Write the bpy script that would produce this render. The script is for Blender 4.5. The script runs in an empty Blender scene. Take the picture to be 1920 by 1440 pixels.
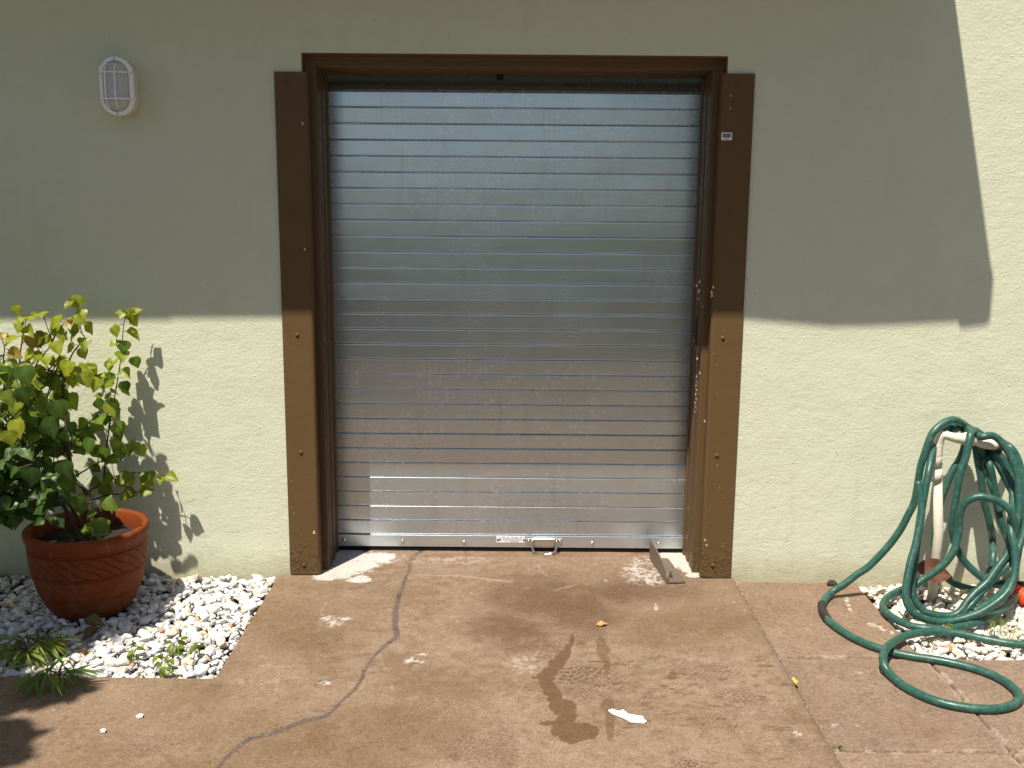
import bpy, bmesh, math, random
import numpy as np
from mathutils import Vector, Matrix
random.seed(7); RNG = np.random.default_rng(7)
sc = bpy.context.scene
COL = sc.collection
# ------------------------------------------------------------------ camera
CAM_D, CAM_H, TILT, ROLL, FPX = 4.056, 1.556, math.radians(10.37), math.radians(.47), 1920.0
cd = bpy.data.cameras.new('camera'); cam = bpy.data.objects.new('camera', cd); COL.objects.link(cam)
cd.sensor_width = 36; cd.lens = 36.0; cd.clip_start = .05; cd.clip_end = 1500
cam.matrix_world = Matrix.Translation((0, -CAM_D, CAM_H)) @ Matrix.Rotation(math.pi/2 - TILT, 4, 'X') @ Matrix.Rotation(ROLL, 4, 'Z')
sc.camera = cam
sc.render.resolution_x, sc.render.resolution_y = 1024, 768
# ------------------------------------------------------------------ light
SUN = Vector((.55, 1.0, -2.25)).normalized()           # direction the light travels
w = bpy.data.worlds.new('World'); sc.world = w; w.use_nodes = True
nt = w.node_tree; nt.nodes.clear()
so = nt.nodes.new('ShaderNodeOutputWorld'); bg = nt.nodes.new('ShaderNodeBackground'); sky = nt.nodes.new('ShaderNodeTexSky')
sky.sky_type = 'NISHITA'; sky.sun_disc = False; sky.sun_elevation = math.asin(-SUN.z)
sky.sun_rotation = math.atan2(-SUN.x, -SUN.y); sky.air_density = 1.0; sky.dust_density = 1.2; sky.ozone_density = 1.0
bg.inputs[1].default_value = .068
nt.links.new(sky.outputs[0], bg.inputs[0]); nt.links.new(bg.outputs[0], so.inputs[0])
sl = bpy.data.lights.new('sun', 'SUN'); sl.energy = 5.0; sl.angle = math.radians(.55); sl.color = (1, .905, .785)
sun = bpy.data.objects.new('sun', sl); COL.objects.link(sun)
sun.rotation_euler = SUN.to_track_quat('-Z', 'Y').to_euler(); sun.location = (-4, -6, 9)
sc.view_settings.view_transform = 'Standard'; sc.view_settings.look = 'None'; sc.view_settings.gamma = 1
sc.view_settings.exposure = .56
sc.cycles.max_bounces = 8

# ------------------------------------------------------------------ surveying: photo pixel -> point of the place
def ray(px, py):
    x = (px-960)/FPX; y = -(py-720)/FPX; c, s = math.cos(ROLL), math.sin(ROLL)
    xr = c*x - s*y; yr = s*x + c*y
    return Vector((xr, math.cos(TILT)+yr*math.sin(TILT), yr*math.cos(TILT)-math.sin(TILT)))
CP = Vector((0, -CAM_D, CAM_H))
def onY(px, py, Y):
    d = ray(px, py); return CP + d*((Y+CAM_D)/d.y)
def onZ(px, py, Z=0.0):
    d = ray(px, py); return CP + d*((Z-CAM_H)/d.z)
def pix(X, Y, Z=0.0):
    """vectorised: ground point -> photo pixel (used to lay traced stains on the ground)"""
    vx = X; vy = Y + CAM_D; vz = Z - CAM_H
    zc = vy*math.cos(TILT) - vz*math.sin(TILT); yc = vy*math.sin(TILT) + vz*math.cos(TILT)
    x = vx/zc; y = yc/zc; c, s = math.cos(ROLL), math.sin(ROLL)
    return 960 + (c*x+s*y)*FPX, 720 - (-s*x+c*y)*FPX

# ------------------------------------------------------------------ object helpers
def tag(o, label=None, cat=None, group=None, kind=None):
    if label: o['label'] = label
    if cat: o['category'] = cat
    if group: o['group'] = group
    if kind: o['kind'] = kind
    return o
def empty(name, loc, label, cat, group=None):
    o = bpy.data.objects.new(name, None); COL.objects.link(o); o.location = loc; o.empty_display_size = .05
    tag(o, label, cat, group); bpy.context.view_layer.update(); return o
def link(name, me, mat, parent=None, smooth=None):
    o = bpy.data.objects.new(name, me); COL.objects.link(o)
    if mat is not None and not me.materials: me.materials.append(mat)
    if smooth is not None:
        me.polygons.foreach_set('use_smooth', [smooth]*len(me.polygons))
    if parent is not None:
        o.parent = parent; o.matrix_parent_inverse = Matrix.Translation(-Vector(parent.matrix_world.translation)) if parent.type == 'EMPTY' else Matrix.Identity(4)
        if parent.type != 'EMPTY' and parent.parent is None:
            o.matrix_parent_inverse = parent.matrix_world.inverted()
        if parent.type != 'EMPTY' and parent.parent is not None:
            p = parent.parent
            o.matrix_parent_inverse = Matrix.Identity(4)
    return o
class MB:
    """collects world-space verts/faces, links them as one mesh object"""
    def __init__(s): s.v = []; s.f = []; s.c = None
    def add(s, vs, fs):
        n = len(s.v); s.v += [tuple(p) for p in vs]; s.f += [tuple(i+n for i in f) for f in fs]; return s
    def box(s, x0, x1, y0, y1, z0, z1, M=None):
        vs = [Vector(p) for p in ((x0,y0,z0),(x1,y0,z0),(x1,y1,z0),(x0,y1,z0),(x0,y0,z1),(x1,y0,z1),(x1,y1,z1),(x0,y1,z1))]
        if M is not None: vs = [M @ p for p in vs]
        return s.add(vs, [(0,3,2,1),(4,5,6,7),(0,1,5,4),(1,2,6,5),(2,3,7,6),(3,0,4,7)])
    def tube(s, pts, r, n=12, cap=True):
        pts = [Vector(p) for p in pts]
        rs = r if isinstance(r, (list, tuple)) else [r]*len(pts)
        t = (pts[1]-pts[0]).normalized(); up = Vector((0,0,1)) if abs(t.z) < .9 else Vector((1,0,0))
        a = t.cross(up).normalized(); vs = []; fs = []
        for i, p in enumerate(pts):
            t2 = (pts[min(i+1, len(pts)-1)] - pts[max(i-1, 0)])
            if t2.length < 1e-9: t2 = t
            t2.normalize()
            a = (a - t2*a.dot(t2)).normalized(); b = t2.cross(a)
            for k in range(n):
                q = 2*math.pi*k/n; vs.append(p + (a*math.cos(q)+b*math.sin(q))*rs[i])
        for i in range(len(pts)-1):
            for k in range(n):
                fs.append((i*n+k, i*n+(k+1) % n, (i+1)*n+(k+1) % n, (i+1)*n+k))
        if cap:
            fs.append(tuple(reversed(range(n)))); fs.append(tuple((len(pts)-1)*n+k for k in range(n)))
        return s.add(vs, fs)
    def lathe(s, prof, c, axis='Z', n=48, M=None):
        c = Vector(c); vs = []; fs = []
        for (r, h) in prof:
            for k in range(n):
                q = 2*math.pi*k/n
                p = Vector((r*math.cos(q), r*math.sin(q), h)) if axis == 'Z' else Vector((r*math.cos(q), -h, r*math.sin(q)))
                if M is not None: p = M @ p
                vs.append(c+p)
        for i in range(len(prof)-1):
            for k in range(n):
                q = (i*n+k, i*n+(k+1) % n, (i+1)*n+(k+1) % n, (i+1)*n+k)
                fs.append(q if axis == 'Z' else q)
        return s.add(vs, fs)
    def build(s, name, mat, parent=None, smooth=False, fix=True, colors=None):
        me = bpy.data.meshes.new(name); me.from_pydata(s.v, [], s.f)
        if fix:
            bm = bmesh.new(); bm.from_mesh(me); bmesh.ops.recalc_face_normals(bm, faces=bm.faces); bm.to_mesh(me); bm.free()
        me.update()
        return link(name, me, mat, parent, smooth)
def spline(P, step=.02):
    """Catmull-Rom through points, resampled"""
    P = [Vector(p) for p in P]; out = []
    Q = [P[0]*2-P[1]] + P + [P[-1]*2-P[-2]]
    for i in range(1, len(Q)-2):
        a, b, c, d = Q[i-1:i+3]; n = max(2, int((c-b).length/step))
        for k in range(n):
            t = k/n
            out.append(.5*((2*b) + (c-a)*t + (2*a-5*b+4*c-d)*t*t + (3*b-a-3*c+d)*t**3))
    out.append(P[-1]); return out
def np_mesh(name, V, F, mat, parent=None, smooth=False, col=None, extra=None, corner=False):
    """V (n,3) float, F (m,k) int"""
    me = bpy.data.meshes.new(name); V = np.asarray(V, np.float32); F = np.asarray(F, np.int32); k = F.shape[1]
    me.vertices.add(len(V)); me.vertices.foreach_set('co', V.ravel())
    me.loops.add(F.size); me.loops.foreach_set('vertex_index', F.ravel())
    me.polygons.add(len(F)); me.polygons.foreach_set('loop_start', np.arange(0, F.size, k, dtype=np.int32))
    me.polygons.foreach_set('loop_total', np.full(len(F), k, np.int32))
    me.update(calc_edges=True)
    if col is not None:
        at = me.color_attributes.new('tint', 'FLOAT_COLOR', 'POINT')
        C4 = np.ones((len(V), 4), np.float32); C4[:, :3] = col; at.data.foreach_set('color', C4.ravel())
    if extra:
        for nm, arr in extra.items():
            at = me.attributes.new(nm, 'FLOAT', 'POINT'); at.data.foreach_set('value', np.asarray(arr, np.float32))
    o = link(name, me, mat, parent)
    me.polygons.foreach_set('use_smooth', np.full(len(F), smooth)); me.update()
    return o

# ------------------------------------------------------------------ material helpers
class Mat:
    def __init__(s, name, rough=.6, metal=0.0, color=(.5,.5,.5), spec=.5):
        s.m = bpy.data.materials.new(name); s.m.use_nodes = True; s.t = s.m.node_tree; s.N = s.t.nodes; s.L = s.t.links
        s.b = s.N['Principled BSDF']; s.b.inputs['Roughness'].default_value = rough; s.b.inputs['Metallic'].default_value = metal
        s.b.inputs['Base Color'].default_value = (*color, 1); s.b.inputs['Specular IOR Level'].default_value = spec
        s.tc = s.N.new('ShaderNodeTexCoord'); s.h = None
        g = s.N.new('ShaderNodeNewGeometry'); s.P = g.outputs['Position']
    def mapped(s, scale=(1,1,1)):
        m = s.N.new('ShaderNodeMapping'); m.inputs['Scale'].default_value = scale; s.L.new(s.P, m.inputs[0]); return m.outputs[0]
    def noise(s, scale, detail=3, rough=.55, vec=None, dist=0.0):
        n = s.N.new('ShaderNodeTexNoise'); n.inputs['Scale'].default_value = scale; n.inputs['Detail'].default_value = detail
        n.inputs['Roughness'].default_value = rough; n.inputs['Distortion'].default_value = dist
        s.L.new(vec or s.P, n.inputs['Vector']); return n.outputs['Fac']
    def vor(s, scale, vec=None, rnd=1.0, feat='F1', out='Distance', dim='3D'):
        n = s.N.new('ShaderNodeTexVoronoi'); n.voronoi_dimensions = dim; n.feature = feat
        n.inputs['Scale'].default_value = scale; n.inputs['Randomness'].default_value = rnd
        s.L.new(vec or s.P, n.inputs['Vector']); return n.outputs[out]
    def ramp(s, fac, stops):
        r = s.N.new('ShaderNodeValToRGB'); e = r.color_ramp.elements
        while len(e) < len(stops): e.new(.5)
        for i, (p, c) in enumerate(stops):
            e[i].position = p; e[i].color = (*c, 1) if isinstance(c, (tuple, list)) else (c, c, c, 1)
        s.L.new(fac, r.inputs[0]); return r.outputs[0]
    def math(s, op, a, b=None, c=None):
        n = s.N.new('ShaderNodeMath'); n.operation = op
        for i, v in enumerate((a, b, c)):
            if v is None: continue
            if isinstance(v, (int, float)): n.inputs[i].default_value = v
            else: s.L.new(v, n.inputs[i])
        return n.outputs[0]
    def mix(s, f, a, b, mode='MIX'):
        n = s.N.new('ShaderNodeMix'); n.data_type = 'RGBA'; n.blend_type = mode
        for i, v in ((0, f), (6, a), (7, b)):
            if isinstance(v, (int, float)): n.inputs[i].default_value = v
            elif isinstance(v, tuple): n.inputs[i].default_value = (*v, 1)
            else: s.L.new(v, n.inputs[i])
        return n.outputs[2]
    def attr(s, name, out='Color'):
        n = s.N.new('ShaderNodeAttribute'); n.attribute_name = name; return n.outputs[out]
    def sep(s):
        n = s.N.new('ShaderNodeSeparateXYZ'); s.L.new(s.P, n.inputs[0]); return n.outputs
    def col(s, c): s.L.new(c, s.b.inputs['Base Color']); return s
    def rgh(s, c): s.L.new(c, s.b.inputs['Roughness']); return s
    def bump(s, h, dist=.002, strength=1.0):
        n = s.N.new('ShaderNodeBump'); n.inputs['Distance'].default_value = dist; n.inputs['Strength'].default_value = strength
        s.L.new(h, n.inputs['Height'])
        if s.h is not None: s.L.new(s.h, n.inputs['Normal'])
        s.h = n.outputs[0]; s.L.new(s.h, s.b.inputs['Normal']); return s

# stucco wall ------------------------------------------------------
def mk_stucco():
    m = Mat('painted_stucco', .72, color=(.63,.615,.44), spec=.3)
    big = m.noise(1.3, 4, .6); mid = m.noise(9, 4, .6); fine = m.noise(140, 2, .5)
    c = m.mix(big, (.550,.585,.442), (.622,.65,.506))
    c = m.mix(m.math('MULTIPLY', m.ramp(mid, [(.45, 0), (.8, 1)]), .35), c, (.52,.535,.395))
    # dark specks and hairline streaks
    sp = m.ramp(m.noise(60, 1, .3), [(.76, 0), (.79, 1)]); reg = m.ramp(m.noise(2.2, 2), [(.55, 0), (.7, 1)])
    c = m.mix(m.math('MULTIPLY', m.math('MULTIPLY', sp, reg), .55), c, (.2,.19,.14))
    # hairline cracks low on the wall
    x, y, z = m.sep()
    wob = m.noise(5, 5, .75)
    for (z0, x0, x1, sl, amp) in ((.33, -1.36, -.98, .05, .12), (.52, 1.15, 1.75, -.1, .2), (.17, -1.5, -1.0, .1, .1)):
        line = m.math('ADD', m.math('MULTIPLY', m.math('SUBTRACT', wob, .5), amp), m.math('MULTIPLY', x, sl))
        d = m.math('ABSOLUTE', m.math('SUBTRACT', m.math('SUBTRACT', z, z0 + 0.0 - sl*(x0+x1)/2), line))
        msk = m.math('LESS_THAN', d, .0011)
        msk = m.math('MULTIPLY', msk, m.math('MULTIPLY', m.math('GREATER_THAN', x, x0), m.math('LESS_THAN', x, x1)))
        msk = m.math('MULTIPLY', msk, m.ramp(m.noise(14, 2), [(.42, 0), (.5, 1)]))
        c = m.mix(m.math('MULTIPLY', msk, .55), c, (.2,.18,.12))
    dr = m.ramp(m.noise(1, 4, .65, vec=m.mapped((16, 16, 1.1))), [(.56, 0), (.74, 1)])
    c = m.mix(m.math('MULTIPLY', m.math('MULTIPLY', dr, m.ramp(m.noise(1.6, 2), [(.45, 0), (.65, 1)])), .16), c, (.33,.33,.24))
    # grime rising from the ground
    g = m.math('MULTIPLY', m.ramp(m.math('ADD', m.math('MULTIPLY', z, 5.0), m.math('MULTIPLY', m.noise(18, 4, .7), .7)), [(.35, 1), (.95, 0)]), .7)
    c = m.mix(g, c, (.36,.33,.22))
    m.col(c)
    lumps = m.vor(70, rnd=1, feat='SMOOTH_F1')
    m.bump(m.noise(4.5, 3, .55), .012, .5)
    m.bump(m.noise(1, 4, .6, vec=m.mapped((14, 14, 26)), dist=.8), .0030, .55)
    m.bump(m.noise(1, 3, .6, vec=m.mapped((48, 48, 62)), dist=.9), .0022, .65)
    m.bump(m.noise(95, 3, .6, dist=.3), .0020, .7)
    m.bump(m.noise(230, 2, .6), .0010, .7)
    pimp = m.ramp(m.vor(22, rnd=1), [(.0, 1), (.09, 0)])
    m.bump(pimp, .003, .8)
    return m.m
STUCCO = mk_stucco()
def paint(name, a, b, rough=.45, bump=.0006, wear=(.3,.25,.18), spec=.5, wearamt=.0):
    m = Mat(name, rough, spec=spec); n = m.noise(6, 5, .65); c = m.mix(n, a, b)
    if wearamt:
        sp = m.ramp(m.noise(45, 2, .5), [(.74, 0), (.77, 1)]); c = m.mix(m.math('MULTIPLY', sp, wearamt), c, wear)
    m.col(c); m.rgh(m.ramp(m.noise(20, 3), [(.3, rough-.1), (.7, rough+.12)]))
    m.bump(m.noise(60, 3, .6), bump, .8); m.bump(m.noise(9, 2), bump*2, .6); return m.m
def mk_brown(name, lift=0, blister=False):
    m = Mat(name, .42, spec=.18)
    c = m.mix(m.noise(5, 5, .65), (.104,.064,.027), (.125,.078,.036))
    x, y, z = m.sep()
    chips = m.ramp(m.noise(55, 3, .6), [(.735, 0), (.75, 1)])
    low = m.ramp(m.math('ADD', z, m.math('MULTIPLY', m.noise(6, 3), .5)), [(.2, 1.0), (1.0, .35)])
    c = m.mix(m.math('MULTIPLY', chips, m.math('MULTIPLY', low, .55)), c, (.42,.34,.25))
    streak = m.ramp(m.noise(1, 4, .6, vec=m.mapped((90, 90, 6))), [(.66, 0), (.8, 1)])
    c = m.mix(m.math('MULTIPLY', streak, m.math('MULTIPLY', low, .3)), c, (.33,.25,.18))
    m.col(c); m.rgh(m.ramp(m.noise(25, 3), [(.3, .33), (.7, .55)]))
    m.bump(m.noise(30, 3, .55, dist=.8), .0012, .5); m.bump(m.noise(140, 2), .0004, .6)
    blis = m.math('MULTIPLY', m.ramp(m.noise(38, 3, .6, dist=1.2), [(.5, 0), (.62, 1)]), m.ramp(z, [(.08, 1), (.17, 0)]))
    m.bump(blis, .003, 1.0)
    return m.m
BROWN = mk_brown('brown_door_paint')
# galvanised slats -------------------------------------------------
def mk_galv():
    m = Mat('galvanised_steel', .32, .86, (.6,.61,.62), .3)
    x, y, z = m.sep()
    cv = m.N.new('ShaderNodeCombineXYZ'); m.L.new(x, cv.inputs[0]); m.L.new(z, cv.inputs[1])
    cell = m.N.new('ShaderNodeTexVoronoi'); cell.voronoi_dimensions = '2D'; cell.inputs['Scale'].default_value = 41; cell.inputs['Randomness'].default_value = .55
    m.L.new(cv.outputs[0], cell.inputs['Vector'])
    disc = m.ramp(cell.outputs['Distance'], [(.34, 1), (.46, 0)])
    ring = m.ramp(cell.outputs['Distance'], [(.30, 0), (.38, 1), (.46, 0)])
    pick = m.N.new('ShaderNodeSeparateColor'); m.L.new(cell.outputs['Color'], pick.inputs[0])
    reg = m.noise(2.6, 4, .65)
    rows = m.noise(1, 2, .5, vec=m.mapped((3, 3, 26)))
    zb = m.ramp(m.math('MULTIPLY', z, .5), [(.05, .2), (.14, 1), (.40, 1), (.47, .1), (.70, .1), (.76, .9), (.97, 1)])
    have = m.ramp(m.math('MULTIPLY', m.math('ADD', m.math('MULTIPLY', pick.outputs[0], .45), m.math('ADD', reg, m.math('MULTIPLY', rows, .8))), .6), [(.69, 0), (.76, 1)])
    have = m.math('MULTIPLY', have, zb)
    spots = m.math('MULTIPLY', disc, have)
    brushed = m.noise(1, 3, .6, vec=m.mapped((10, 10, 130))); drip = m.noise(1, 3, .6, vec=m.mapped((26, 26, 2.2)))
    dirty = m.noise(7, 5, .65)
    c = m.mix(brushed, (.49,.56,.62), (.54,.61,.675))
    c = m.mix(m.math('MULTIPLY', m.ramp(drip, [(.56, 0), (.72, 1)]), .30), c, (.36,.38,.39))
    c = m.mix(m.math('MULTIPLY', m.ramp(dirty, [(.5, 0), (.8, 1)]), .3), c, (.48,.51,.53))
    c = m.mix(m.math('MULTIPLY', spots, .30), c, (.74,.80,.84))
    c = m.mix(m.math('MULTIPLY', m.math('MULTIPLY', ring, have), .06), c, (.30,.29,.26))
    m.col(c)
    r = m.math('ADD', m.math('MULTIPLY', brushed, .05), m.math('ADD', .185, m.math('MULTIPLY', spots, .02)))
    m.rgh(m.math('ADD', r, m.math('MULTIPLY', m.noise(3, 2), .10)))
    m.bump(m.noise(1, 1, .4, vec=m.mapped((4.5, 4.5, 7))), .0030, .45)
    return m.m
GALV = mk_galv()
CHROME = Mat('bright_zinc', .18, 1.0, (.78,.78,.76)).m
BLACK = Mat('black_rubber', .7, 0, (.006,.006,.006), .2).m
DARK = Mat('light_block_black', .9, 0, (.01,.01,.01), .1).m
def flat(name, c, rough=.6, metal=0.0, spec=.5, var=.15, sc_=30, bump=.0005):
    m = Mat(name, rough, metal, spec=spec); a = tuple(v*(1-var) for v in c); b = tuple(min(1, v*(1+var)) for v in c)
    m.col(m.mix(m.noise(sc_, 4, .6), a, b))
    if bump: m.bump(m.noise(sc_*3, 3), bump, .7)
    return m.m
# ground -----------------------------------------------------------
def mk_conc(name, s1=1.0):
    m = Mat(name, .8, spec=.35)
    c = m.attr('tint'); wet = m.attr('wet', 'Fac')
    gr = m.noise(150*s1, 3, .65); g2 = m.noise(48*s1, 4, .72, dist=1.1); g3 = m.noise(420, 1, .5)
    c = m.mix(1.0, c, m.ramp(gr, [(.3, .68), (.7, 1.34)]), 'MULTIPLY')
    c = m.mix(1.0, c, m.ramp(g2, [(.3, .80), (.7, 1.2)]), 'MULTIPLY')
    reg = m.ramp(m.noise(5*s1, 3, .6), [(.35, .25), (.6, 1)])
    rid = m.ramp(m.math('ABSOLUTE', m.math('SUBTRACT', m.noise(42*s1, 3, .6, dist=1.6), .5)), [(.0, 1), (.035, 0)])
    rid2 = m.ramp(m.math('ABSOLUTE', m.math('SUBTRACT', m.noise(85*s1, 2, .6, dist=1.2), .5)), [(.0, 1), (.05, 0)])
    dkc = m.ramp(m.noise(64*s1, 3, .6, dist=.8), [(.36, 1), (.43, 0)])
    c = m.mix(m.math('MULTIPLY', m.math('MULTIPLY', dkc, reg), .55), c, (.085,.050,.025))
    c = m.mix(m.math('MULTIPLY', m.math('MULTIPLY', m.math('MAXIMUM', rid, rid2), m.math('MULTIPLY', reg, m.math('SUBTRACT', 1.0, wet))), .48), c, (.31,.235,.17))
    lt = m.ramp(m.noise(190*s1, 2, .5), [(.70, 0), (.76, 1)]); c = m.mix(m.math('MULTIPLY', lt, .5), c, (.42,.34,.26))
    dk = m.ramp(m.noise(150*s1, 2, .5, vec=m.mapped((1, 1.02, 1.1))), [(.25, 1), (.31, 0)]); c = m.mix(m.math('MULTIPLY', dk, .45), c, (.05,.03,.02))
    m.col(c)
    m.rgh(m.math('SUBTRACT', .85, m.math('MULTIPLY', wet, .42)))
    m.bump(g2, .0015, .6); m.bump(gr, .0014, .75); m.bump(g3, .0005, .7)
    return m.m
CONC = mk_conc('brown_sealed_concrete'); PAVE = mk_conc('rough_paving', .72)
SOIL = flat('dark_soil', (.022,.014,.009), .95, var=.5, sc_=90, bump=.006)
def mk_stone():
    m = Mat('pebble_stone', .75, spec=.35); c = m.attr('tint')
    c = m.mix(1.0, c, m.ramp(m.noise(90, 4, .65), [(.3, .80), (.65, 1.08)]), 'MULTIPLY')
    m.col(c); m.bump(m.noise(160, 3, .6), .0012, .7); return m.m
STONE = mk_stone()
# foliage ----------------------------------------------------------
def mk_leaf(name, rough=.42, trans=.45):
    m = Mat(name, rough, spec=.5); c = m.attr('tint')
    c = m.mix(1.0, c, m.ramp(m.noise(45, 3, .6), [(.3, .82), (.7, 1.15)]), 'MULTIPLY'); m.col(c)
    m.bump(m.noise(110, 2), .0008, .6)
    tr = m.N.new('ShaderNodeBsdfTranslucent'); mx = m.N.new('ShaderNodeMixShader'); mx.inputs[0].default_value = trans
    tc = m.mix(1.0, c, (1.5, 1.45, .35), 'MULTIPLY'); m.L.new(tc, tr.inputs[0])
    m.L.new(m.b.outputs[0], mx.inputs[1]); m.L.new(tr.outputs[0], mx.inputs[2])
    m.L.new(mx.outputs[0], m.N['Material Output'].inputs[0]); return m.m
LEAF = mk_leaf('leaf'); BLADE = mk_leaf('grass_blade', .5, .35); DRY = mk_leaf('dry_leaf', .6, .05)
TWIG = flat('twig_bark', (.050,.032,.020), .8, var=.4, sc_=80, bump=.002)
LEAD = flat('brown_twig', (.10,.05,.03), .7, var=.3, sc_=80)

# ================================================================== SETTING
# far ground
mg = Mat('garden_soil_and_grass', .9, spec=.2)
mg.col(mg.mix(mg.noise(1.2, 6, .7), (.055,.075,.025), (.12,.10,.06))); mg.bump(mg.noise(25, 4), .03, 1)
gb = MB(); gb.add([(-400,-400,-.06),(400,-400,-.06),(400,400,-.06),(-400,400,-.06)], [(0,1,2,3)])
tag(gb.build('ground', mg.m), kind='structure')

# value noise in numpy for stains
def vnoise(X, Y, f, seed):
    r = np.random.default_rng(seed); T = r.random((256, 256))
    x = X*f; y = Y*f; xi = np.floor(x).astype(int); yi = np.floor(y).astype(int); fx = x-xi; fy = y-yi
    fx = fx*fx*(3-2*fx); fy = fy*fy*(3-2*fy)
    g = lambda a, b: T[(xi+a) & 255, (yi+b) & 255]
    return (g(0,0)*(1-fx)+g(1,0)*fx)*(1-fy) + (g(0,1)*(1-fx)+g(1,1)*fx)*fy
def fbm(X, Y, f, seed, o=4):
    s = 0; a = .5; t = 0
    for i in range(o): s = s + a*vnoise(X+i*3.1, Y-i*1.7, f*2**i, seed+i); t += a; a *= .55
    return s/t
def sstep(a, b, x):
    t = np.clip((x-a)/(b-a), 0, 1); return t*t*(3-2*t)
def dseg(PX, PY, pts, ys=1.0):
    d = np.full(PX.shape, 1e9)
    for (x0, y0), (x1, y1) in zip(pts[:-1], pts[1:]):
        vx, vy = x1-x0, (y1-y0)*ys; wx, wy = PX-x0, (PY-y0)*ys
        t = np.clip((wx*vx+wy*vy)/(vx*vx+vy*vy+1e-9), 0, 1); d = np.minimum(d, np.hypot(wx-t*vx, wy-t*vy))
    return d
def blobs(PX, PY, L):
    """union of ellipses (cx,cy,rx,ry) -> signed-like field, >0 inside"""
    f = np.full(PX.shape, -1e9)
    for (cx, cy, rx, ry) in L:
        f = np.maximum(f, 1 - np.hypot((PX-cx)/rx, (PY-cy)/ry))
    return f
def lerp3(c, t, col):
    return c*(1-t[:, None]) + np.asarray(col)[None]*t[:, None]
def grid(xs, ys, zf, keep):
    X, Y = np.meshgrid(xs, ys); nx, ny = len(xs), len(ys)
    cx = (X[:-1, :-1]+X[1:, 1:])/2; cy = (Y[:-1, :-1]+Y[1:, 1:])/2
    i = np.arange(nx*ny).reshape(ny, nx)
    F = np.stack([i[:-1, :-1], i[:-1, 1:], i[1:, 1:], i[1:, :-1]], -1)[keep(cx, cy)].reshape(-1, 4)
    X = X.ravel(); Y = Y.ravel(); used = np.zeros(nx*ny, bool); used[F.ravel()] = True
    re = np.cumsum(used)-1; X = X[used]; Y = Y[used]
    return X, Y, re[F]

# ---- driveway slab
BEDX, BEDY, JX = -.962, -.94, .930
xs = np.concatenate([np.linspace(-9, -2.0, 20), np.arange(-1.95, BEDX-.003, .0046), [BEDX], np.arange(BEDX+.0046, JX-.003, .0046), [JX-.004]])
ys = np.concatenate([np.linspace(-4.3, -1.95, 12), np.arange(-1.9, BEDY-.003, .0056), [BEDY], np.arange(BEDY+.0056, .42, .0056)])
X, Y, F = grid(xs, ys, None, lambda cx, cy: ~((cx < BEDX) & (cy > BEDY)) & ~((cy > -.012) & ((cx < -.80) | (cx > .80))))
PX, PY = pix(X, Y)
n1 = fbm(X, Y, 3.1, 11, 5); n2 = fbm(X, Y, 16, 31, 4); n3 = fbm(X, Y, 60, 51, 3); n4 = fbm(X, Y, 120, 71, 2)
cdip = 0
col = np.tile(np.array([[.162, .108, .064]]), (len(X), 1))
# broad mottling
col = lerp3(col, sstep(.42, .70, n1)*.55, (.215, .148, .096)); col = lerp3(col, sstep(.55, .30, n1)*.35, (.145, .086, .042))
worm = 1-np.abs(2*fbm(X, Y, 34, 401, 3)-1)*3.2; worm2 = 1-np.abs(2*fbm(X+5, Y, 20, 431, 3)-1)*4
col = lerp3(col, np.clip(np.maximum(worm, worm2), 0, 1)*sstep(.35, .6, fbm(X, Y, 5, 451, 3))*.42, (.27, .195, .145))
col *= (.84 + .32*n2)[:, None]*(.88 + .24*n3)[:, None]
# scuffed light zone in the middle distance, streaky
stre = fbm(X*1.0, Y*1.2, 26, 91, 4)
zone = np.clip(blobs(PX, PY, [(1150, 1330, 560, 190), (900, 1260, 480, 170), (820, 1070, 300, 45)])*2, 0, 1)
col = lerp3(col, zone*sstep(.46, .62, stre)*.42, (.27, .195, .145))
# ochre band
och = np.clip(blobs(PX, PY, [(1330, 1165, 160, 42), (1240, 1180, 120, 50), (1120, 1130, 120, 70), (640, 1380, 230, 75), (830, 1280, 150, 50), (780, 1370, 200, 70), (560, 1180, 120, 60)])*1.6, 0, 1)
col = lerp3(col, och*sstep(.30, .55, n2*.6+n1*.4)*.62, (.112, .063, .025))
# old wet / dark patches towards the door
dk = np.clip(blobs(PX, PY, [(1010, 1120, 130, 60), (1090, 1150, 90, 60), (960, 1180, 120, 50), (1200, 1110, 120, 30)])*1.5 + (n2-.5)*1.4, 0, 1)
col = lerp3(col, dk*.75, (.090, .049, .023))
wet = dk*.3
# tyre-tread and shoe prints: rows of dark cells with pale gaps
rr = np.random.default_rng(5)
prints = [(1085, 1267, 62, 20, -6, 13, 7, .9), (1100, 1300, 55, 15, 8, 7, 4, .7), (1130, 1275, 60, 30, 12, 11, 5, .6), (1395, 1308, 60, 16, 10, 10, 5, .7),
          (1330, 1262, 70, 22, 5, 10, 5, .5), (1290, 1435, 40, 14, 12, 9, 6, .9), (1250, 1085, 60, 12, 25, 12, 5, .7), (900, 1410, 90, 30, 5, 9, 5, .55),
          (950, 1400, 40, 28, 60, 8, 5, .5), (600, 1220, 40, 40, 25, 10, 5, .45), (300, 1395, 110, 18, -14, 10, 5, .45), (1010, 1285, 36, 14, -10, 12, 6, .5),
          (770, 1240, 40, 14, 15, 9, 5, .2), (1180, 1325, 90, 18, -4, 12, 5, .35), (800, 1330, 120, 30, -12, 10, 5, .35), (1450, 1335, 60, 18, 5, 10, 4, .4),
          (1040, 1215, 60, 22, -25, 14, 6, .5), (1360, 1350, 80, 20, 0, 9, 4, .35), (700, 1120, 60, 20, -20, 12, 5, .25), (1500, 1400, 60, 20, 20, 10, 5, .35)]
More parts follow.
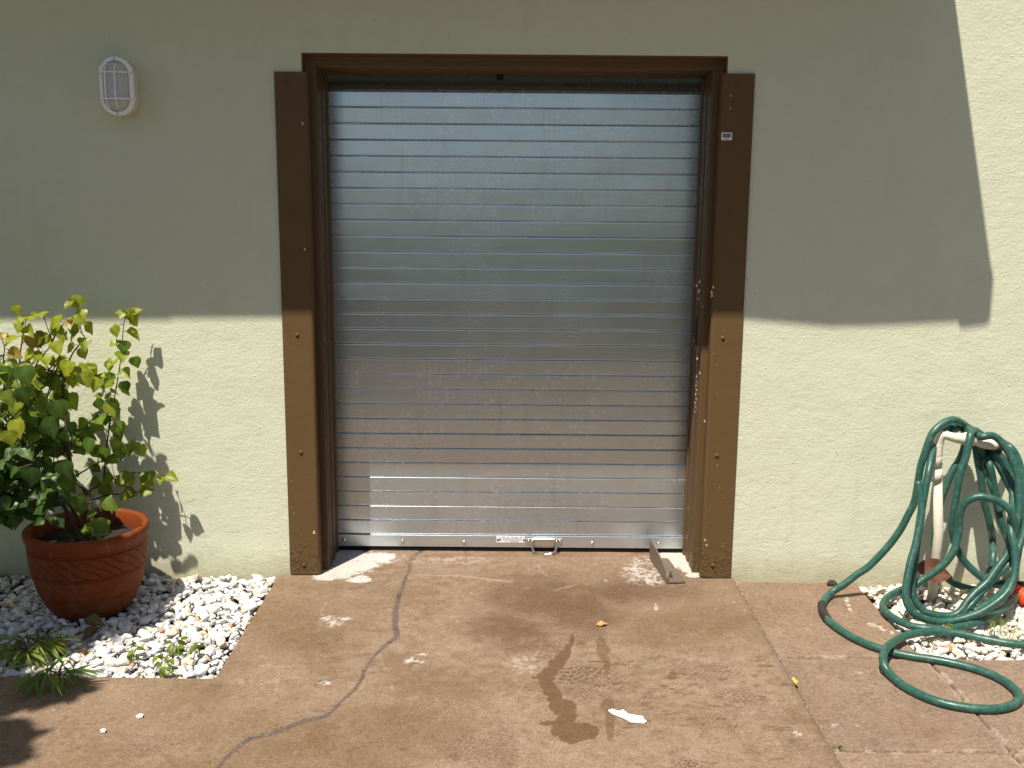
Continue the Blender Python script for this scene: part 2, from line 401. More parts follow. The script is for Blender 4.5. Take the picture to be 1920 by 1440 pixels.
for (cx, cy, rx, ry, an, cw, ch, st) in prints:
    a = math.radians(an); u = (PX-cx)*math.cos(a)+(PY-cy)*math.sin(a); v = -(PX-cx)*math.sin(a)+(PY-cy)*math.cos(a)
    m_ = np.clip((1-np.hypot(u/rx, v/ry))*3 + (n2-.5)*2.5, 0, 1)
    v2 = v + 3*np.sin(u*.11); row = np.floor(v2/ch); uu = (u+row*cw*.45+5*(n3-.5))/cw; gx = np.abs(uu-np.floor(uu)-.5); gy = np.abs(v2/ch-row-.5)
    cell = (1-sstep(.34, .46, gx))*(1-sstep(.30, .46, gy))
    col = lerp3(col, m_*cell*st*.9, (.082, .047, .023)); col = lerp3(col, m_*(1-cell)*st*.45, (.29, .215, .16))
    wet = np.maximum(wet, m_*cell*st*.5)
# loose dark flecks and curved scuffs
for k in range(150):
    cx = rr.uniform(380, 1560); cy = rr.uniform(1090, 1440); L = rr.uniform(3, 16); a = rr.uniform(-.4, .4)
    if rr.random() < .5: cx = rr.uniform(1080, 1480); cy = rr.uniform(1230, 1380)
    m_ = 1-sstep(1.0, 2.6, dseg(PX, PY, [(cx-L*math.cos(a), cy-L*math.sin(a)*.5), (cx+L*math.cos(a), cy+L*math.sin(a)*.5)]))
    col = lerp3(col, m_*rr.uniform(.25, .7), (.075, .043, .022))
for k in range(60):
    cx = rr.uniform(420, 1540); cy = rr.uniform(1060, 1430); L = rr.uniform(8, 45); a = rr.uniform(-.9, .9); b_ = rr.uniform(-8, 8)
    m_ = 1-sstep(.3, 1.5, dseg(PX, PY, [(cx-L*math.cos(a), cy-L*math.sin(a)*.5), (cx, cy+b_), (cx+L*math.cos(a), cy+L*math.sin(a)*.5)]))
    col = lerp3(col, m_*rr.uniform(.05, .22), (.30, .23, .17))
# the water trail
Zo = lambda x, y, rx, ry: (1000+x/6, 1180+y/6, rx/6, ry/6)
wetL = [Zo(452, 80, 14, 60), Zo(440, 115, 18, 60)] + [Zo(*q) for q in ((418, 160, 22, 60), (385, 230, 44, 60), (350, 290, 60, 60), (290, 370, 65, 70), (220, 430, 65, 80), (165, 510, 85, 80), (140, 590, 75, 80),
       (190, 680, 80, 90), (230, 770, 85, 90), (270, 850, 100, 80), (350, 900, 130, 90), (390, 980, 100, 80), (350, 1060, 130, 80), (330, 1130, 140, 90), (440, 1160, 170, 110), (560, 1150, 140, 90), (640, 1160, 90, 75), (180, 1060, 110, 26), (130, 520, 90, 30), (40, 545, 60, 14))]
wf = blobs(PX, PY, [(a, b, c_*1.14, d_*1.2) for a, b, c_, d_ in wetL]) + (n3-.5)*.40 + (n2-.5)*.40 + (n4-.5)*.25
wm = sstep(.02, .14, wf)
rim = np.clip(1-np.abs(wf)/.12, 0, 1)*(1-wm)
col = lerp3(col, rim*.35, (.28, .20, .15)); col = lerp3(col, wm*.90, (.112, .065, .031)); wet = np.maximum(wet, wm*.8)
w2 = blobs(PX, PY, [Zo(760, 160, 60, 90), Zo(790, 260, 80, 100), Zo(830, 400, 40, 130), (1144, 1352, 9, 42), (1140, 1322, 14, 14), Zo(1560, 520, 60, 60), Zo(540, 155, 55, 26), Zo(1300, 710, 60, 16), Zo(1250, 755, 34, 16), Zo(1460, 755, 40, 16), Zo(1560, 672, 50, 16), Zo(1470, 640, 60, 16), Zo(1075, 1065, 34, 20), Zo(110, 1290, 44, 12)]) + (n3-.5)*.4
wm2 = sstep(0, .15, w2); col = lerp3(col, wm2*.65, (.105, .060, .026)); wet = np.maximum(wet, wm2*.5)
# filled crack running from the door to the foreground
ck = [(790, 1034), (772, 1048), (765, 1075), (757, 1095), (748, 1118), (743, 1150), (742, 1178), (744, 1192), (716, 1216), (692, 1240), (680, 1268), (668, 1292), (650, 1308), (612, 1340), (575, 1350), (510, 1374), (465, 1386), (432, 1414), (400, 1448), (370, 1480)]
ck = [(p.x, p.y) for p in spline([(a, b, 0) for a, b in ck], 14)]
d = dseg(PX + (n2-.5)*5 + (n3-.5)*3, PY + (n2-.5)*4, ck)
wd = 2.0 + 2.0*vnoise(X, Y, 9, 3) + (PY > 1110)*(PY < 1195)*1.7
cm = (1-sstep(wd*.7, wd*1.5, d)); cdip = cm*(.3+n3)
col = lerp3(col, cm*(.72+.5*(n3-.3)).clip(0, 1), (.055, .047, .045))
d = dseg(PX + (n2-.5)*8, PY, [(810, 1040), (770, 1050), (740, 1075), (715, 1098)]); col = lerp3(col, (1-sstep(1.5, 3.2, d))*.30, (.10, .075, .06))
# white lime and paint residue
wh = blobs(PX, PY, [(668, 1056, 50, 24), (640, 1072, 46, 14), (700, 1046, 48, 12), (610, 1082, 26, 7), (676, 1086, 26, 9), (655, 1045, 40, 20), (645, 1040, 30, 20)]) + (n3-.5)*.45 + (n2-.5)*.5
col = lerp3(col, sstep(.03, .30, wh)*.93, (.52, .51, .48))
wh = blobs(PX, PY, [(1290, 1052, 52, 17), (1272, 1042, 50, 10), (1302, 1066, 30, 12), (1300, 1078, 16, 6)]) + (n3-.5)*.35 + (n2-.5)*.3
col = lerp3(col, sstep(.02, .22, wh)*.92, (.52, .50, .46))
for L, st in (([(1205, 1078, 50, 20), (1190, 1068, 30, 12), (1225, 1090, 24, 12), (1212, 1050, 40, 12)], .6), ([(620, 1166, 28, 12), (648, 1160, 18, 5), (612, 1158, 14, 8)], .75),
              ([(700, 1045, 120, 12), (830, 1050, 120, 9)], .22), ([(1228, 1135, 3, 10), (1231, 1142, 5, 5)], .9), ([(776, 1240, 24, 10), (790, 1228, 12, 4)], .7), ([(607, 1280, 15, 8)], .9), ([(985, 1245, 40, 24)], .25), ([(1495, 1375, 10, 8), (1470, 1330, 9, 6)], .7), ([(475, 1278, 50, 8)], .15), ([(1290, 1240, 70, 14)], .06)):
    f = blobs(PX, PY, L)
    col = lerp3(col, np.clip(f*2.0, 0, 1)*sstep(.42, .62, n3*.6+n4*.4)*st, (.62, .60, .57))
d = dseg(PX, PY, [(590, 1286), (600, 1278), (618, 1276)]); col = lerp3(col, (1-sstep(2, 5, d))*.5, (.06, .06, .07))
for P_ in ([(780, 1078), (860, 1080), (960, 1090)], [(1010, 1058), (1014, 1070), (1026, 1080)], [(490, 1249), (540, 1250)], [(519, 1254), (524, 1262), (519, 1295), (511, 1313)], [(711, 1225), (716, 1240), (722, 1254)], [(1040, 1108), (1080, 1096)], [(1170, 1057), (1215, 1068)], [(600, 1150), (612, 1128)]):
    d = dseg(PX+(n2-.5)*5, PY+(n2-.5)*3, P_); col = lerp3(col, (1-sstep(.5, 1.5, d))*.38, (.42, .35, .27))
# rust/dirt line in front of the shutter
col = lerp3(col, np.clip(1-np.abs(PY-1041-(n2-.5)*6)/5, 0, 1)*((PX > 760) & (PX < 1230))*.5, (.12, .045, .02))
# tiny white flecks
for k in range(190):
    cx = rr.uniform(0, 1560); cy = rr.uniform(1040, 1440); r = rr.uniform(.7, 1.5)
    if rr.random() < .05: r = rr.uniform(2, 3.2)
    f = 1-np.hypot((PX-cx)/(r*1.6), (PY-cy)/r)+(n4-.5)*1.6*(np.hypot(PX-cx, PY-cy) < 9); col = lerp3(col, np.clip(f*2, 0, 1)*rr.uniform(.2, .65), (.46, .41, .34))
# darkened edge along the joint
col = lerp3(col, (1-sstep(.0, .02+.02*n2, np.abs(X-JX)))*.45, (.06, .04, .025))
Z = (n1-.5)*.004 + (n3-.5)*.0006 - cdip*.0022
Z[(np.abs(X-BEDX) < .002) | (np.abs(Y-BEDY) < .002)] -= .001
drv = np_mesh('driveway', np.stack([X, Y, Z], 1), F, CONC, None, True, col, {'wet': wet}); tag(drv, kind='structure')
# slab edges (kerb faces towards the beds and the joint)
e = MB(); e.box(BEDX-.0002, BEDX+.02, BEDY, -.002, -.06, -.006); e.box(-9, BEDX+.02, BEDY-.02, BEDY+.0002, -.06, -.006); e.box(JX-.03, JX-.0045, -4.3, -.002, -.06, -.006)
me_ = flat('slab_edge_concrete', (.14,.09,.055), .85, var=.3, sc_=40, bump=.002)
tag(e.build('driveway_edge', me_), kind='structure')

# ---- pavement to the right (slightly lower)
PZ = -.018; BX1, BY1 = 1.435, -.712
xs = np.concatenate([[JX+.004], np.arange(JX+.009, BX1-.003, .005), [BX1], np.arange(BX1+.005, 2.3, .005), np.linspace(2.4, 9, 14)])
ys = np.concatenate([np.linspace(-4.3, -1.7, 10), np.arange(-1.66, BY1-.003, .005), [BY1], np.arange(BY1+.005, .0, .005), [.0]])
X, Y, F = grid(xs, ys, None, lambda cx, cy: ~((cx > BX1) & (cy > BY1)))
PX, PY = pix(X, Y, PZ)
n1 = fbm(X, Y, 2.6, 211, 5); n2 = fbm(X, Y, 14, 231, 4); n3 = fbm(X, Y, 70, 251, 3)
col = np.tile(np.array([[.190, .130, .088]]), (len(X), 1))
col = lerp3(col, sstep(.42, .68, n1)*.5, (.215, .160, .118)); col = lerp3(col, sstep(.52, .30, n1)*.4, (.140, .088, .055))
sl_ = ((Y < -.705)*1 + (Y < -1.325)*1 + (X > 1.455)*3)
for q in range(6): col[sl_ == q] *= (1.0, .93, 1.02, .97, .92, .97)[q]
col *= (.84 + .32*n2)[:, None]*(.84 + .32*n3)[:, None]
Z = np.full(len(X), PZ) + (n1-.5)*.003 + (n3-.5)*.0012; wet = np.zeros(len(X))
for (ax, v0, white, sel) in (('y', -.707, .35, X < 2.3), ('y', -1.322, .55, X < 3), ('x', 1.458, .55, Y < -.72), ('x', 2.0, .3, Y < -.72)):
    q = np.abs((Y if ax == 'y' else X) - v0 + (n2-.5)*.010); g = (1-sstep(.0034, .0072, q))*sel
    Z -= g*.009; col = lerp3(col, g*.92, (.06, .04, .025))
    h = (1-sstep(.004, .013, np.abs(q-.007)))*sstep(.46, .60, fbm(X, Y, 24, 301, 3))*sel; col = lerp3(col, h*white*.6, (.50, .44, .37))
col = lerp3(col, (1-sstep(.0, .02, np.abs(X-JX)))*.6*sstep(.3, .6, n2), (.07, .05, .035))
for P_, st in (([(1585, 1120), (1590, 1135), (1597, 1150)], .7), ([(1627, 1168), (1650, 1176), (1672, 1186)], .7), ([(1880, 1265), (1850, 1262), (1845, 1275)], .4), ([(1560, 1360), (1610, 1364)], .4), ([(1600, 1262), (1660, 1258)], .35)):
    d = dseg(PX+(n2-.5)*9, PY, P_); col = lerp3(col, (1-sstep(1, 5, d))*sstep(.45, .6, n3)*st, (.58, .54, .48))
for P_ in ([(1480, 1240), (1500, 1290), (1590, 1330)],):
    d = dseg(PX, PY, P_); col = lerp3(col, (1-sstep(5, 30, d))*sstep(.4, .6, n2)*.35, (.12, .08, .05))
pv = np_mesh('pavement', np.stack([X, Y, Z], 1), F, PAVE, None, True, col, {'wet': wet}); tag(pv, kind='structure')
e = MB(); e.box(BX1-.02, BX1-.0005, BY1, -.001, -.06, PZ-.006); e.box(BX1-.02, 9, BY1-.02, BY1-.0005, -.06, PZ-.006)
tag(e.build('pavement_edge', me_), kind='structure')
e = MB(); e.add([(-9.2,-4.4,-.05),(9.2,-4.4,-.05),(9.2,.44,-.05),(-9.2,.44,-.05)], [(0,1,2,3)])
tag(e.build('soil_bed', SOIL), kind='structure')

# ================================================================== GRAVEL
def ico(level):
    bm = bmesh.new(); bmesh.ops.create_icosphere(bm, subdivisions=level, radius=1.0)
    V = np.array([v.co[:] for v in bm.verts]); F = np.array([[v.index for v in f.verts] for f in bm.faces]); bm.free(); return V, F
def stone_templates(level, n, seed):
    r = np.random.default_rng(seed); V0, F = ico(level); out = []
    for i in range(n):
        V = V0.copy()
        for k in range(r.integers(9, 15)):
            nn = r.normal(size=3); nn /= np.linalg.norm(nn); dd = r.uniform(.52, .86); t = V@nn-dd; V -= np.maximum(t, 0)[:, None]*nn[None]*.92
        out.append(V + r.normal(scale=.012, size=V.shape))
    return out, F
def gravel(name, rects, holes, zbase, seed, label):
    r = np.random.default_rng(seed); VV = []; FF = []; CC = []; n0 = 0
    for layer, (lv, sp, z0) in enumerate(((2, .028, -.032), (3, .0250, -.015), (3, .035, -.002))):
        T, F = stone_templates(lv, 14, seed+layer)
        for (x0, x1, y0, y1, fine) in rects:
            s = sp if fine else sp*1.25
            for gx in np.arange(x0, x1, s):
                for gy in np.arange(y0, y1, s*.82):
                    if layer == 2 and r.random() < .45: continue
                    a = r.uniform(.009, .025) if layer < 2 else r.uniform(.012, .029)
                    if r.random() < .06: a *= 1.3
                    x = gx + r.uniform(-.4, 1.4)*s; y = gy + r.uniform(-.4, 1.4)*s*.82
                    b = a*r.uniform(.6, .85); c = a*r.uniform(.42, .62); m_ = a*.8
                    if not (x0+m_ < x < x1-m_*.0 and y0+m_ < y < y1-m_*.8): continue
                    if x > x1-m_ and x1 < 0: continue
                    if any(math.hypot(x-h[0], y-h[1]) < h[2]+a*.5 for h in holes): continue
                    th = r.uniform(0, math.pi); tx = r.normal(scale=.28); ty = r.normal(scale=.28)
                    R = np.array(Matrix.Rotation(th, 3, 'Z') @ Matrix.Rotation(tx, 3, 'X') @ Matrix.Rotation(ty, 3, 'Y'))
                    V = (T[r.integers(14)]*np.array([a, b, c])) @ R.T + np.array([x, y, zbase+z0+r.normal(scale=.003)])
                    VV.append(V); FF.append(F+n0); n0 += len(V)
                    q = r.random(); k = r.uniform(.88, 1.05)
                    cc = np.array((.70, .70, .69))*k if q < .62 else np.array((.50, .51, .53))*k if q < .80 else np.array((.60, .53, .42))*k if q < .985 else np.array((.52, .30, .15))*k
                    if name == 'pebble_bed_right' and q < .8 and q > .35: cc = np.array((.74, .66, .54))*k
                    CC.append(np.repeat(cc[None], len(V), 0))
    return tag(np_mesh('gravel', np.concatenate(VV), np.concatenate(FF), STONE, None, True, np.concatenate(CC)), label, 'gravel', None, 'stuff')
gravel('pebble_bed_left', [(-2.0, BEDX, BEDY, -.0, True), (-3.0, -2.0, BEDY, -.0, False)], [(-1.6, -.34, .12)], -.004, 3, 'white and grey pebbles around the clay pot')
gravel('pebble_bed_right', [(BX1, 2.35, BY1, -.0, True)], [(1.662, -.155, .02)], PZ-.004, 5, 'cream and white pebbles under the coiled green hose')

# ================================================================== HOUSE WALL AND EAVE
hw = empty('house_wall', (0, 0, 0), 'pale green stucco house wall around the metal shutter, its upper part in shade', 'wall')
m = MB(); fx = [-9, -.812, .812, 9]; fz = [-.08, 2.088, 3.0]
V = [(x, 0, z) for z in fz for x in fx]
m.add(V, [(0,1,5,4), (2,3,7,6), (4,5,9,8), (5,6,10,9), (6,7,11,10)])
m.add([(-.812,0,-.08),(-.812,.3,-.08),(-.812,.3,2.088),(-.812,0,2.088)], [(0,1,2,3)])
m.add([(.812,0,-.08),(.812,.3,-.08),(.812,.3,2.088),(.812,0,2.088)], [(3,2,1,0)])
m.add([(-.812,0,2.088),(.812,0,2.088),(.812,.3,2.088),(-.812,.3,2.088)], [(3,2,1,0)])
m.build('stucco', STUCCO, hw, fix=False)
m = MB(); m.box(-1.3, 1.3, .44, .5, -.1, 2.7); m.box(-1.3, 1.3, .3005, .439, 2.2, 2.7); m.box(-1.3, -.9, .301, .439, -.1, 2.19); m.box(.9, 1.3, .301, .439, -.1, 2.19)  # unseen black boxes added to stop light leaking in behind the shutter
m.build('light_block', DARK, hw)
# eave: soffit and sloping roof, fascia board with a slightly uneven lower edge
SOF = paint('white_soffit_paint', (.66,.60,.46), (.74,.68,.55), .6, .0008)
SX = 1.500
m = MB()
prof = [(-9,-.002),(-2.24,-.014),(-1.77,-.008),(-1.765,-.001),(-1.33,.005),(.52,.012),(.86,-.014),(1.02,-.010),(1.365,.010),(1.37,-.016),(1.47,-.004),(SX-.012,.010)]
V = []; F_ = []
for (x, dz) in prof:
    V += [(x,-.748,2.75+dz),(x,-.748,2.93),(x,-.722,2.93),(x,-.722,2.75+dz)]
for i in range(len(prof)-1):
    a, b = i*4, i*4+4
    F_ += [(a,b,b+1,a+1),(a+1,b+1,b+2,a+2),(a+2,b+2,b+3,a+3),(a+3,b+3,b,a)]
F_ += [(0,1,2,3),(len(V)-4,len(V)-3,len(V)-2,len(V)-1)]
m.add(V, F_); m.build('fascia', SOF, hw)
m = MB(); m.add([(-9,-.721,2.765),(SX-.03,-.721,2.765),(SX+.03,-.001,2.765),(-9,-.001,2.765),(-9,-.721,2.80),(SX-.03,-.721,2.80),(SX+.03,-.001,2.80),(-9,-.001,2.80)], [(0,3,2,1),(4,5,6,7),(0,1,5,4),(1,2,6,5),(2,3,7,6),(3,0,4,7)])
m.build('soffit', SOF, hw)
ROOF = flat('roof_tile', (.30,.14,.08), .8, var=.3, sc_=8)
m = MB(); m.add([(-9,-.75,2.932),(SX-.02,-.75,2.932),(SX-.02,4,3.7),(-9,4,3.7),(-9,-.75,2.95),(SX-.02,-.75,2.95),(SX-.02,4,3.72),(-9,4,3.72)], [(0,3,2,1),(4,5,6,7),(0,1,5,4),(1,2,6,5),(2,3,7,6),(3,0,4,7)])
m.build('roof', ROOF, hw)

# ================================================================== DOOR FRAME
fr = empty('door_frame', (0, 0, 0), 'dark brown painted steel door frame stepped around the metal shutter', 'door frame')
PROF = [(-.0005,.0), (.004,.004), (.006,.040), (.010,.052), (.015,.056), (.040,.056), (.044,.060), (.044,.084), (.036,.085), (.036,.098), (.043,.099), (.043,.150), (.039,.152), (.039,.180), (.044,.182), (.044,.225), (.041,.227), (.041,.268), (.047,.270), (.047,.2995)]
OX, OZ = .811, 2.087
def side(s):
    m = MB(); V = []; F_ = []
    for (u, y) in PROF: V += [(s*(OX-u), y, -.005), (s*(OX-u), y, OZ-u)]
    for i in range(len(PROF)-1): a = 2*i; F_.append((a, a+1, a+3, a+2) if s < 0 else (a, a+2, a+3, a+1))
    m.add(V, F_); return m
sj = side(-1).build('jamb', BROWN, fr, fix=False); side(1).build('jamb', BROWN, fr, fix=False)
m = MB(); V = []; F_ = []
for (u, y) in PROF: V += [(-(OX-u), y, OZ-u), (OX-u, y, OZ-u)]
for i in range(len(PROF)-1): a = 2*i; F_.append((a, a+1, a+3, a+2))
m.add(V, F_); m.build('head', BROWN, fr, fix=False)
CHIP = flat('bare_primer_chip', (.52,.44,.35), .8, var=.3, sc_=200, bump=.001)
def chips(pts, Y, parent, seed):
    r = random.Random(seed)
    for (px, py, s) in pts:
        m = MB(); c = onY(px, py, Y); n = 7; k = s/460.0
        ring = [(c.x+math.cos(2*math.pi*i/n)*k*r.uniform(.4, 1), Y, c.z+math.sin(2*math.pi*i/n)*k*r.uniform(.7, 2.2)) for i in range(n)]
        m.add(ring, [tuple(range(n))]); m.build('paint_chip', CHIP, parent)
chips([(1306,536,2.4),(1310,545,3),(1312,528,2.2),(1309,560,1.6),(1318,575,1.4),(1302,640,1.6),(1307,672,2),(1312,700,2.2),(1306,705,1.5)], .0553, fr, 2)
DSLOT = flat('dark_slot', (.012,.009,.006), .8)
m = MB()
for (px, y0, y1) in ((1307, 597, 646),):
    a = onY(px, y0, .0552); b = onY(px, y1, .0552); m.box(a.x-.006, a.x+.002, .0535, .0552, b.z, a.z)
for s, z0, z1 in ((-1, .86, 1.06), (-1, .14, .26), (1, 1.60, 1.74), (1, .13, .2), (-1, 1.62, 1.80)):
    m.box(s*.7675 if s > 0 else -.7675-.0006, s*.7675+.0006 if s > 0 else -.7675, .063, .080, z0, z1)
m.build('strike_slot', DSLOT, fr)
t_ = onY(938, 145, .27); m = MB(); m.box(t_.x-.014, t_.x+.014, .262, .268, 2.022, 2.047); m.build('clip', DSLOT, fr)

# guard plates ------------------------------------------------------
def guard(side_, label, bolts, top):
    x_out = side_*.916; x_in = side_*.803
    g = empty('guard_plate', (side_*.86, -.01, 0), label, 'guard plate', 'brown steel plates beside the door')
    m = MB(); P2 = [(x_out, -.0005), (x_out, -.0085), (x_out-side_*.0015, -.010)]
    for k in range(7):
        a = math.radians(90*k/6); P2.append((x_in - side_*.000 - side_*.013*math.sin(a) + 0, -.010 + .013*(1-math.cos(a))))
    P2.append((x_in-side_*.013, .030)); P2.append((x_in-side_*.010, .030)); P2.append((x_in-side_*.010, .006)); P2.append((x_in, -.0005))
    n = len(P2); z0 = .004; V = [(x, y, z0) for x, y in P2] + [(x, y, top) for x, y in P2]
    m.add(V, [(i, (i+1) % n, n+(i+1) % n, n+i) for i in range(n)] + [tuple(range(n)), tuple(range(2*n-1, n-1, -1))])
    o = m.build('plate', BROWN, g, smooth=False)
    for (px, py) in bolts:
        c = onY(px, py, -.010); b = MB()
        b.lathe([(.0085, 0), (.0085, .002), (.0062, .0045), (.0025, .0058), (.0001, .006)], (c.x, -.010, c.z), 'Y', 14)
        b.build('bolt', BROWN, g, True)
    r = random.Random(int(top*100)+side_); pts = []
    for k in range(9): pts.append((r.uniform(545, 592) if side_ < 0 else r.uniform(1322, 1362), r.uniform(860, 1068) if side_ < 0 else r.uniform(560, 1070), r.uniform(.4, 1.0)))
    if side_ > 0: pts += [(1334,548,3),(1337,538,2),(1335,555,2.4),(1322,1013,2.2),(1325,1022,2),(1321,790,2),(1370,179,1.4),(1369,203,1.2)]
    else: pts += [(567,231,2.4),(571,467,1.8),(589,999,2.6)]
    chips([(p if (p[0] < 600 or p[0] < 1352 or p[1] < 700) else (1345, p[1], p[2])) for p in pts], -.0104, g, 4)
    return g
guard(-1, 'brown steel guard plate bolted left of the shutter, without a sticker', [(538,153),(548,396),(557,628),(564,848),(570,1060)], 2.017)
gr = guard(1, 'brown steel guard plate bolted right of the shutter, with a white barcode sticker', [(1382,157),(1370,400),(1355,634),(1344,854),(1336,1060)], 2.024)
WHITE = flat('white_label', (.78,.79,.80), .5, var=.04, bump=0); INK = Mat('label_ink', .6, 0, (.03,.03,.045), .3).m; GREYINK = Mat('grey_ink', .6, 0, (.22,.22,.24), .3).m
def rounded(x0, x1, z0, z1, y, r):
    V = []
    for (cx, cz, a0) in ((x1-r, z1-r, 0), (x0+r, z1-r, 90), (x0+r, z0+r, 180), (x1-r, z0+r, 270)):
        for k in range(5): a = math.radians(a0+90*k/4); V.append((cx+r*math.cos(a), y, cz+r*math.sin(a)))
    return V
m = MB(); V = rounded(.797, .838, 1.776, 1.805, -.0112, .004); m.add(V, [tuple(range(len(V)))])
stk = m.build('barcode_sticker', WHITE, gr)
m = MB(); x = .8015; r = random.Random(3)
while x < .8335:
    wd_ = r.choice((.0006, .0009, .0014)); m.box(x, x+wd_, -.0118, -.0114, 1.7855, 1.8015); x += wd_ + r.choice((.0006, .0009))
m.build('bar_code', INK, stk)
m = MB()
for k in range(7): m.box(.8085+k*.0026, .8102+k*.0026, -.0118, -.0114, 1.7785, 1.7812)
m.build('digit', INK, stk)

# ================================================================== ROLLING SHUTTER
sh = empty('rolling_shutter', (0, .3, 0), 'closed silver metal rolling shutter with horizontal slats in the brown doorway', 'shutter')
Z0, PITCH, NS = .0755, .0657, 29
m = MB(); prof = []
for i in range(NS+1):
    z = Z0 + i*PITCH; Yb = .305
    if i == NS: Yb = .307
    hgt = PITCH if i < NS else .10
    # lower lip, face, rolled upper bead
    pp = [(z+.0002, Yb+.007), (z+.0005, Yb+.0020), (z+.0012, Yb+.0007), (z+.0022, Yb), (z+.0050, Yb), (z+.0100, Yb), (z+hgt-.0120, Yb), (z+hgt-.0080, Yb), (z+hgt-.0040, Yb), (z+hgt-.0031, Yb+.0003), (z+hgt-.0025, Yb+.0014), (z+hgt-.0022, Yb+.007)]
    if i == NS: pp = [(a, b + max(0, (a-z))*.55) for a, b in pp]
    prof += pp
NXS = 24; V = []; F_ = []; r = random.Random(9)
xsn = np.linspace(-.80, .80, NXS)
warp = [[.0007*math.sin(1.7*x_+j*.9+math.sin(j)) + .0005*r.uniform(-1, 1) for x_ in xsn] for j in range(NS+1)]
tilt = [r.uniform(-.0012, .0012) for _ in range(NS+1)]
for pi, (z, y) in enumerate(prof):
    j = min(pi//12, NS); zz = (z-Z0-j*PITCH)/PITCH-.5
    for i, x in enumerate(xsn): V.append((x, y+warp[j][i]+tilt[j]*zz, z))
for j in range(len(prof)-1):
    for i in range(NXS-1): F_.append((j*NXS+i, j*NXS+i+1, (j+1)*NXS+i+1, (j+1)*NXS+i))
m.add(V, F_); cur = m.build('curtain', GALV, sh, True, fix=False)
bm = bmesh.new(); bm.from_mesh(cur.data)
for e_ in bm.edges:
    if len(e_.link_faces) == 2 and e_.calc_face_angle(0) > .75: e_.smooth = False
bm.to_mesh(cur.data); bm.free()
BB = Mat('plain_zinc_bar', .34, .85, (.60,.61,.61)); nb = BB.noise(1, 3, .6, vec=BB.mapped((6, 6, 200))); BB.col(BB.mix(nb, (.54,.585,.63), (.60,.65,.69))); BB.bump(BB.noise(9, 3), .001, .5)
m = MB(); m.box(-.80, .80, .297, .312, .020, .0735); bar = m.build('bottom_bar', BB.m, sh)
bv = bar.modifiers.new('b', 'BEVEL'); bv.width = .002; bv.segments = 2
m = MB(); m.box(-.80, .80, .302, .312, -.004, .0195); m.build('rubber_seal', BLACK, sh)
for (px, py) in ((755,1015),(870,1017),(1111,1019),(1235,1020),(645,1012)):
    c = onY(px, py, .295); b = MB(); b.lathe([(.0085, 0), (.0085, .0022), (.006, .0055), (.0025, .007), (.0001, .0072)], (c.x, .297, c.z), 'Y', 16)
    b.build('bolt', CHROME, sh, True)
# lift handle
hx0, hx1 = .090, .208; hz = .050
HND = Mat('zinc_plate', .25, 1.0, (.66,.66,.64)).m
m = MB(); m.box(hx0-.022, hx0+.014, .2925, .2968, hz-.016, hz+.012); m.box(hx1-.014, hx1+.022, .2925, .2968, hz-.016, hz+.012)
m.box(hx0+.014, hx1-.014, .2885, .2968, hz-.020, hz+.014)
hd = m.build('handle', HND, sh); b_ = hd.modifiers.new('b', 'BEVEL'); b_.width = .002; b_.segments = 2
m = MB(); m.box(hx0+.008, hx1-.008, .2770, .2884, hz+.006, hz+.017); c1 = m.build('pivot_sleeve', HND, hd); b_ = c1.modifiers.new('b', 'BEVEL'); b_.width = .004; b_.segments = 3
a, b = hx0+.006, hx1-.006
pts = spline([(a,.283,hz+.010),(a-.001,.276,hz-.008),(a+.002,.270,hz-.028),(a+.018,.267,hz-.045),(a+.053,.266,hz-.054),(b-.053,.266,hz-.054),(b-.018,.267,hz-.045),(b-.002,.270,hz-.028),(b+.001,.276,hz-.008),(b,.283,hz+.010)], .006)
m = MB(); m.tube(pts, .0046, 12); m.build('pull_ring', CHROME, hd, True)
for x in (hx0-.010, hx1+.010):
    b = MB(); b.lathe([(.0072, 0), (.0072, .002), (.005, .005), (.0001, .0062)], (x, .2922, hz+.002), 'Y', 14); b.build('rivet', CHROME, hd, True)
# rating plate
m = MB(); m.box(-.064, .063, .2955, .2966, .043, .076-.004); pl = m.build('rating_plate', WHITE, sh)
m = MB(); m.box(-.004, .036, .2948, .2952, .0465, .0492)
for (x0, x1) in ((-.038,-.026),(-.017,-.008),(.004,.012),(.018,.033),(.042,.050)): m.box(x0, x1, .2948, .2952, .0655, .0682)
m.build('print', GREYINK, pl)
m = MB()
for k in range(4): m.box(-.036, .052-.006*(k % 2), .2949, .2952, .0535+.0028*k, .0543+.0028*k)
m.box(-.026, -.010, .2949, .2952, .0468, .0485)
LINK = Mat('pale_print', .6, 0, (.5,.5,.52), .3).m
m.build('fine_print', LINK, pl)
m = MB(); m.lathe([(.0060, .0004), (.0001, .0006)], (-.048, .2952, .0570), 'Y', 20)
m.build('round_mark', GREYINK, pl)
for x in (-.058, .058):
    b = MB(); b.lathe([(.0048, 0), (.0048, .002), (.0001, .004)], (x, .2955, .056), 'Y', 12); b.build('screw', flat('dull_screw', (.2,.2,.19), .5, .8), pl, True)

# chain hanging by the right jamb -----------------------------------
ch = MB(); p0 = onY(1301, 655, .12); p1 = onY(1296, 768, .12); n = 15
for k in range(n):
    c = p0.lerp(p1, k/(n-1)); c = Vector((.7640, .118+.002*math.sin(k), c.z)); ax = Vector((1, 0, 0)) if k % 2 else Vector((0, 1, 0))
    ax = (Vector((.7, .7, 0)) if k % 2 else Vector((.7, -.7, 0)))
    pts = [c + ax*(.0052*math.cos(q)) + Vector((0, 0, 1))*(.0135*math.sin(q)) for q in [2*math.pi*i/12 for i in range(13)]]
    ch.tube(pts, .0017, 6, False)
tag(ch.build('chain', flat('tarnished_chain', (.42,.36,.28), .4, .8), None, True), 'short tarnished chain hanging inside the right side of the door frame', 'chain')

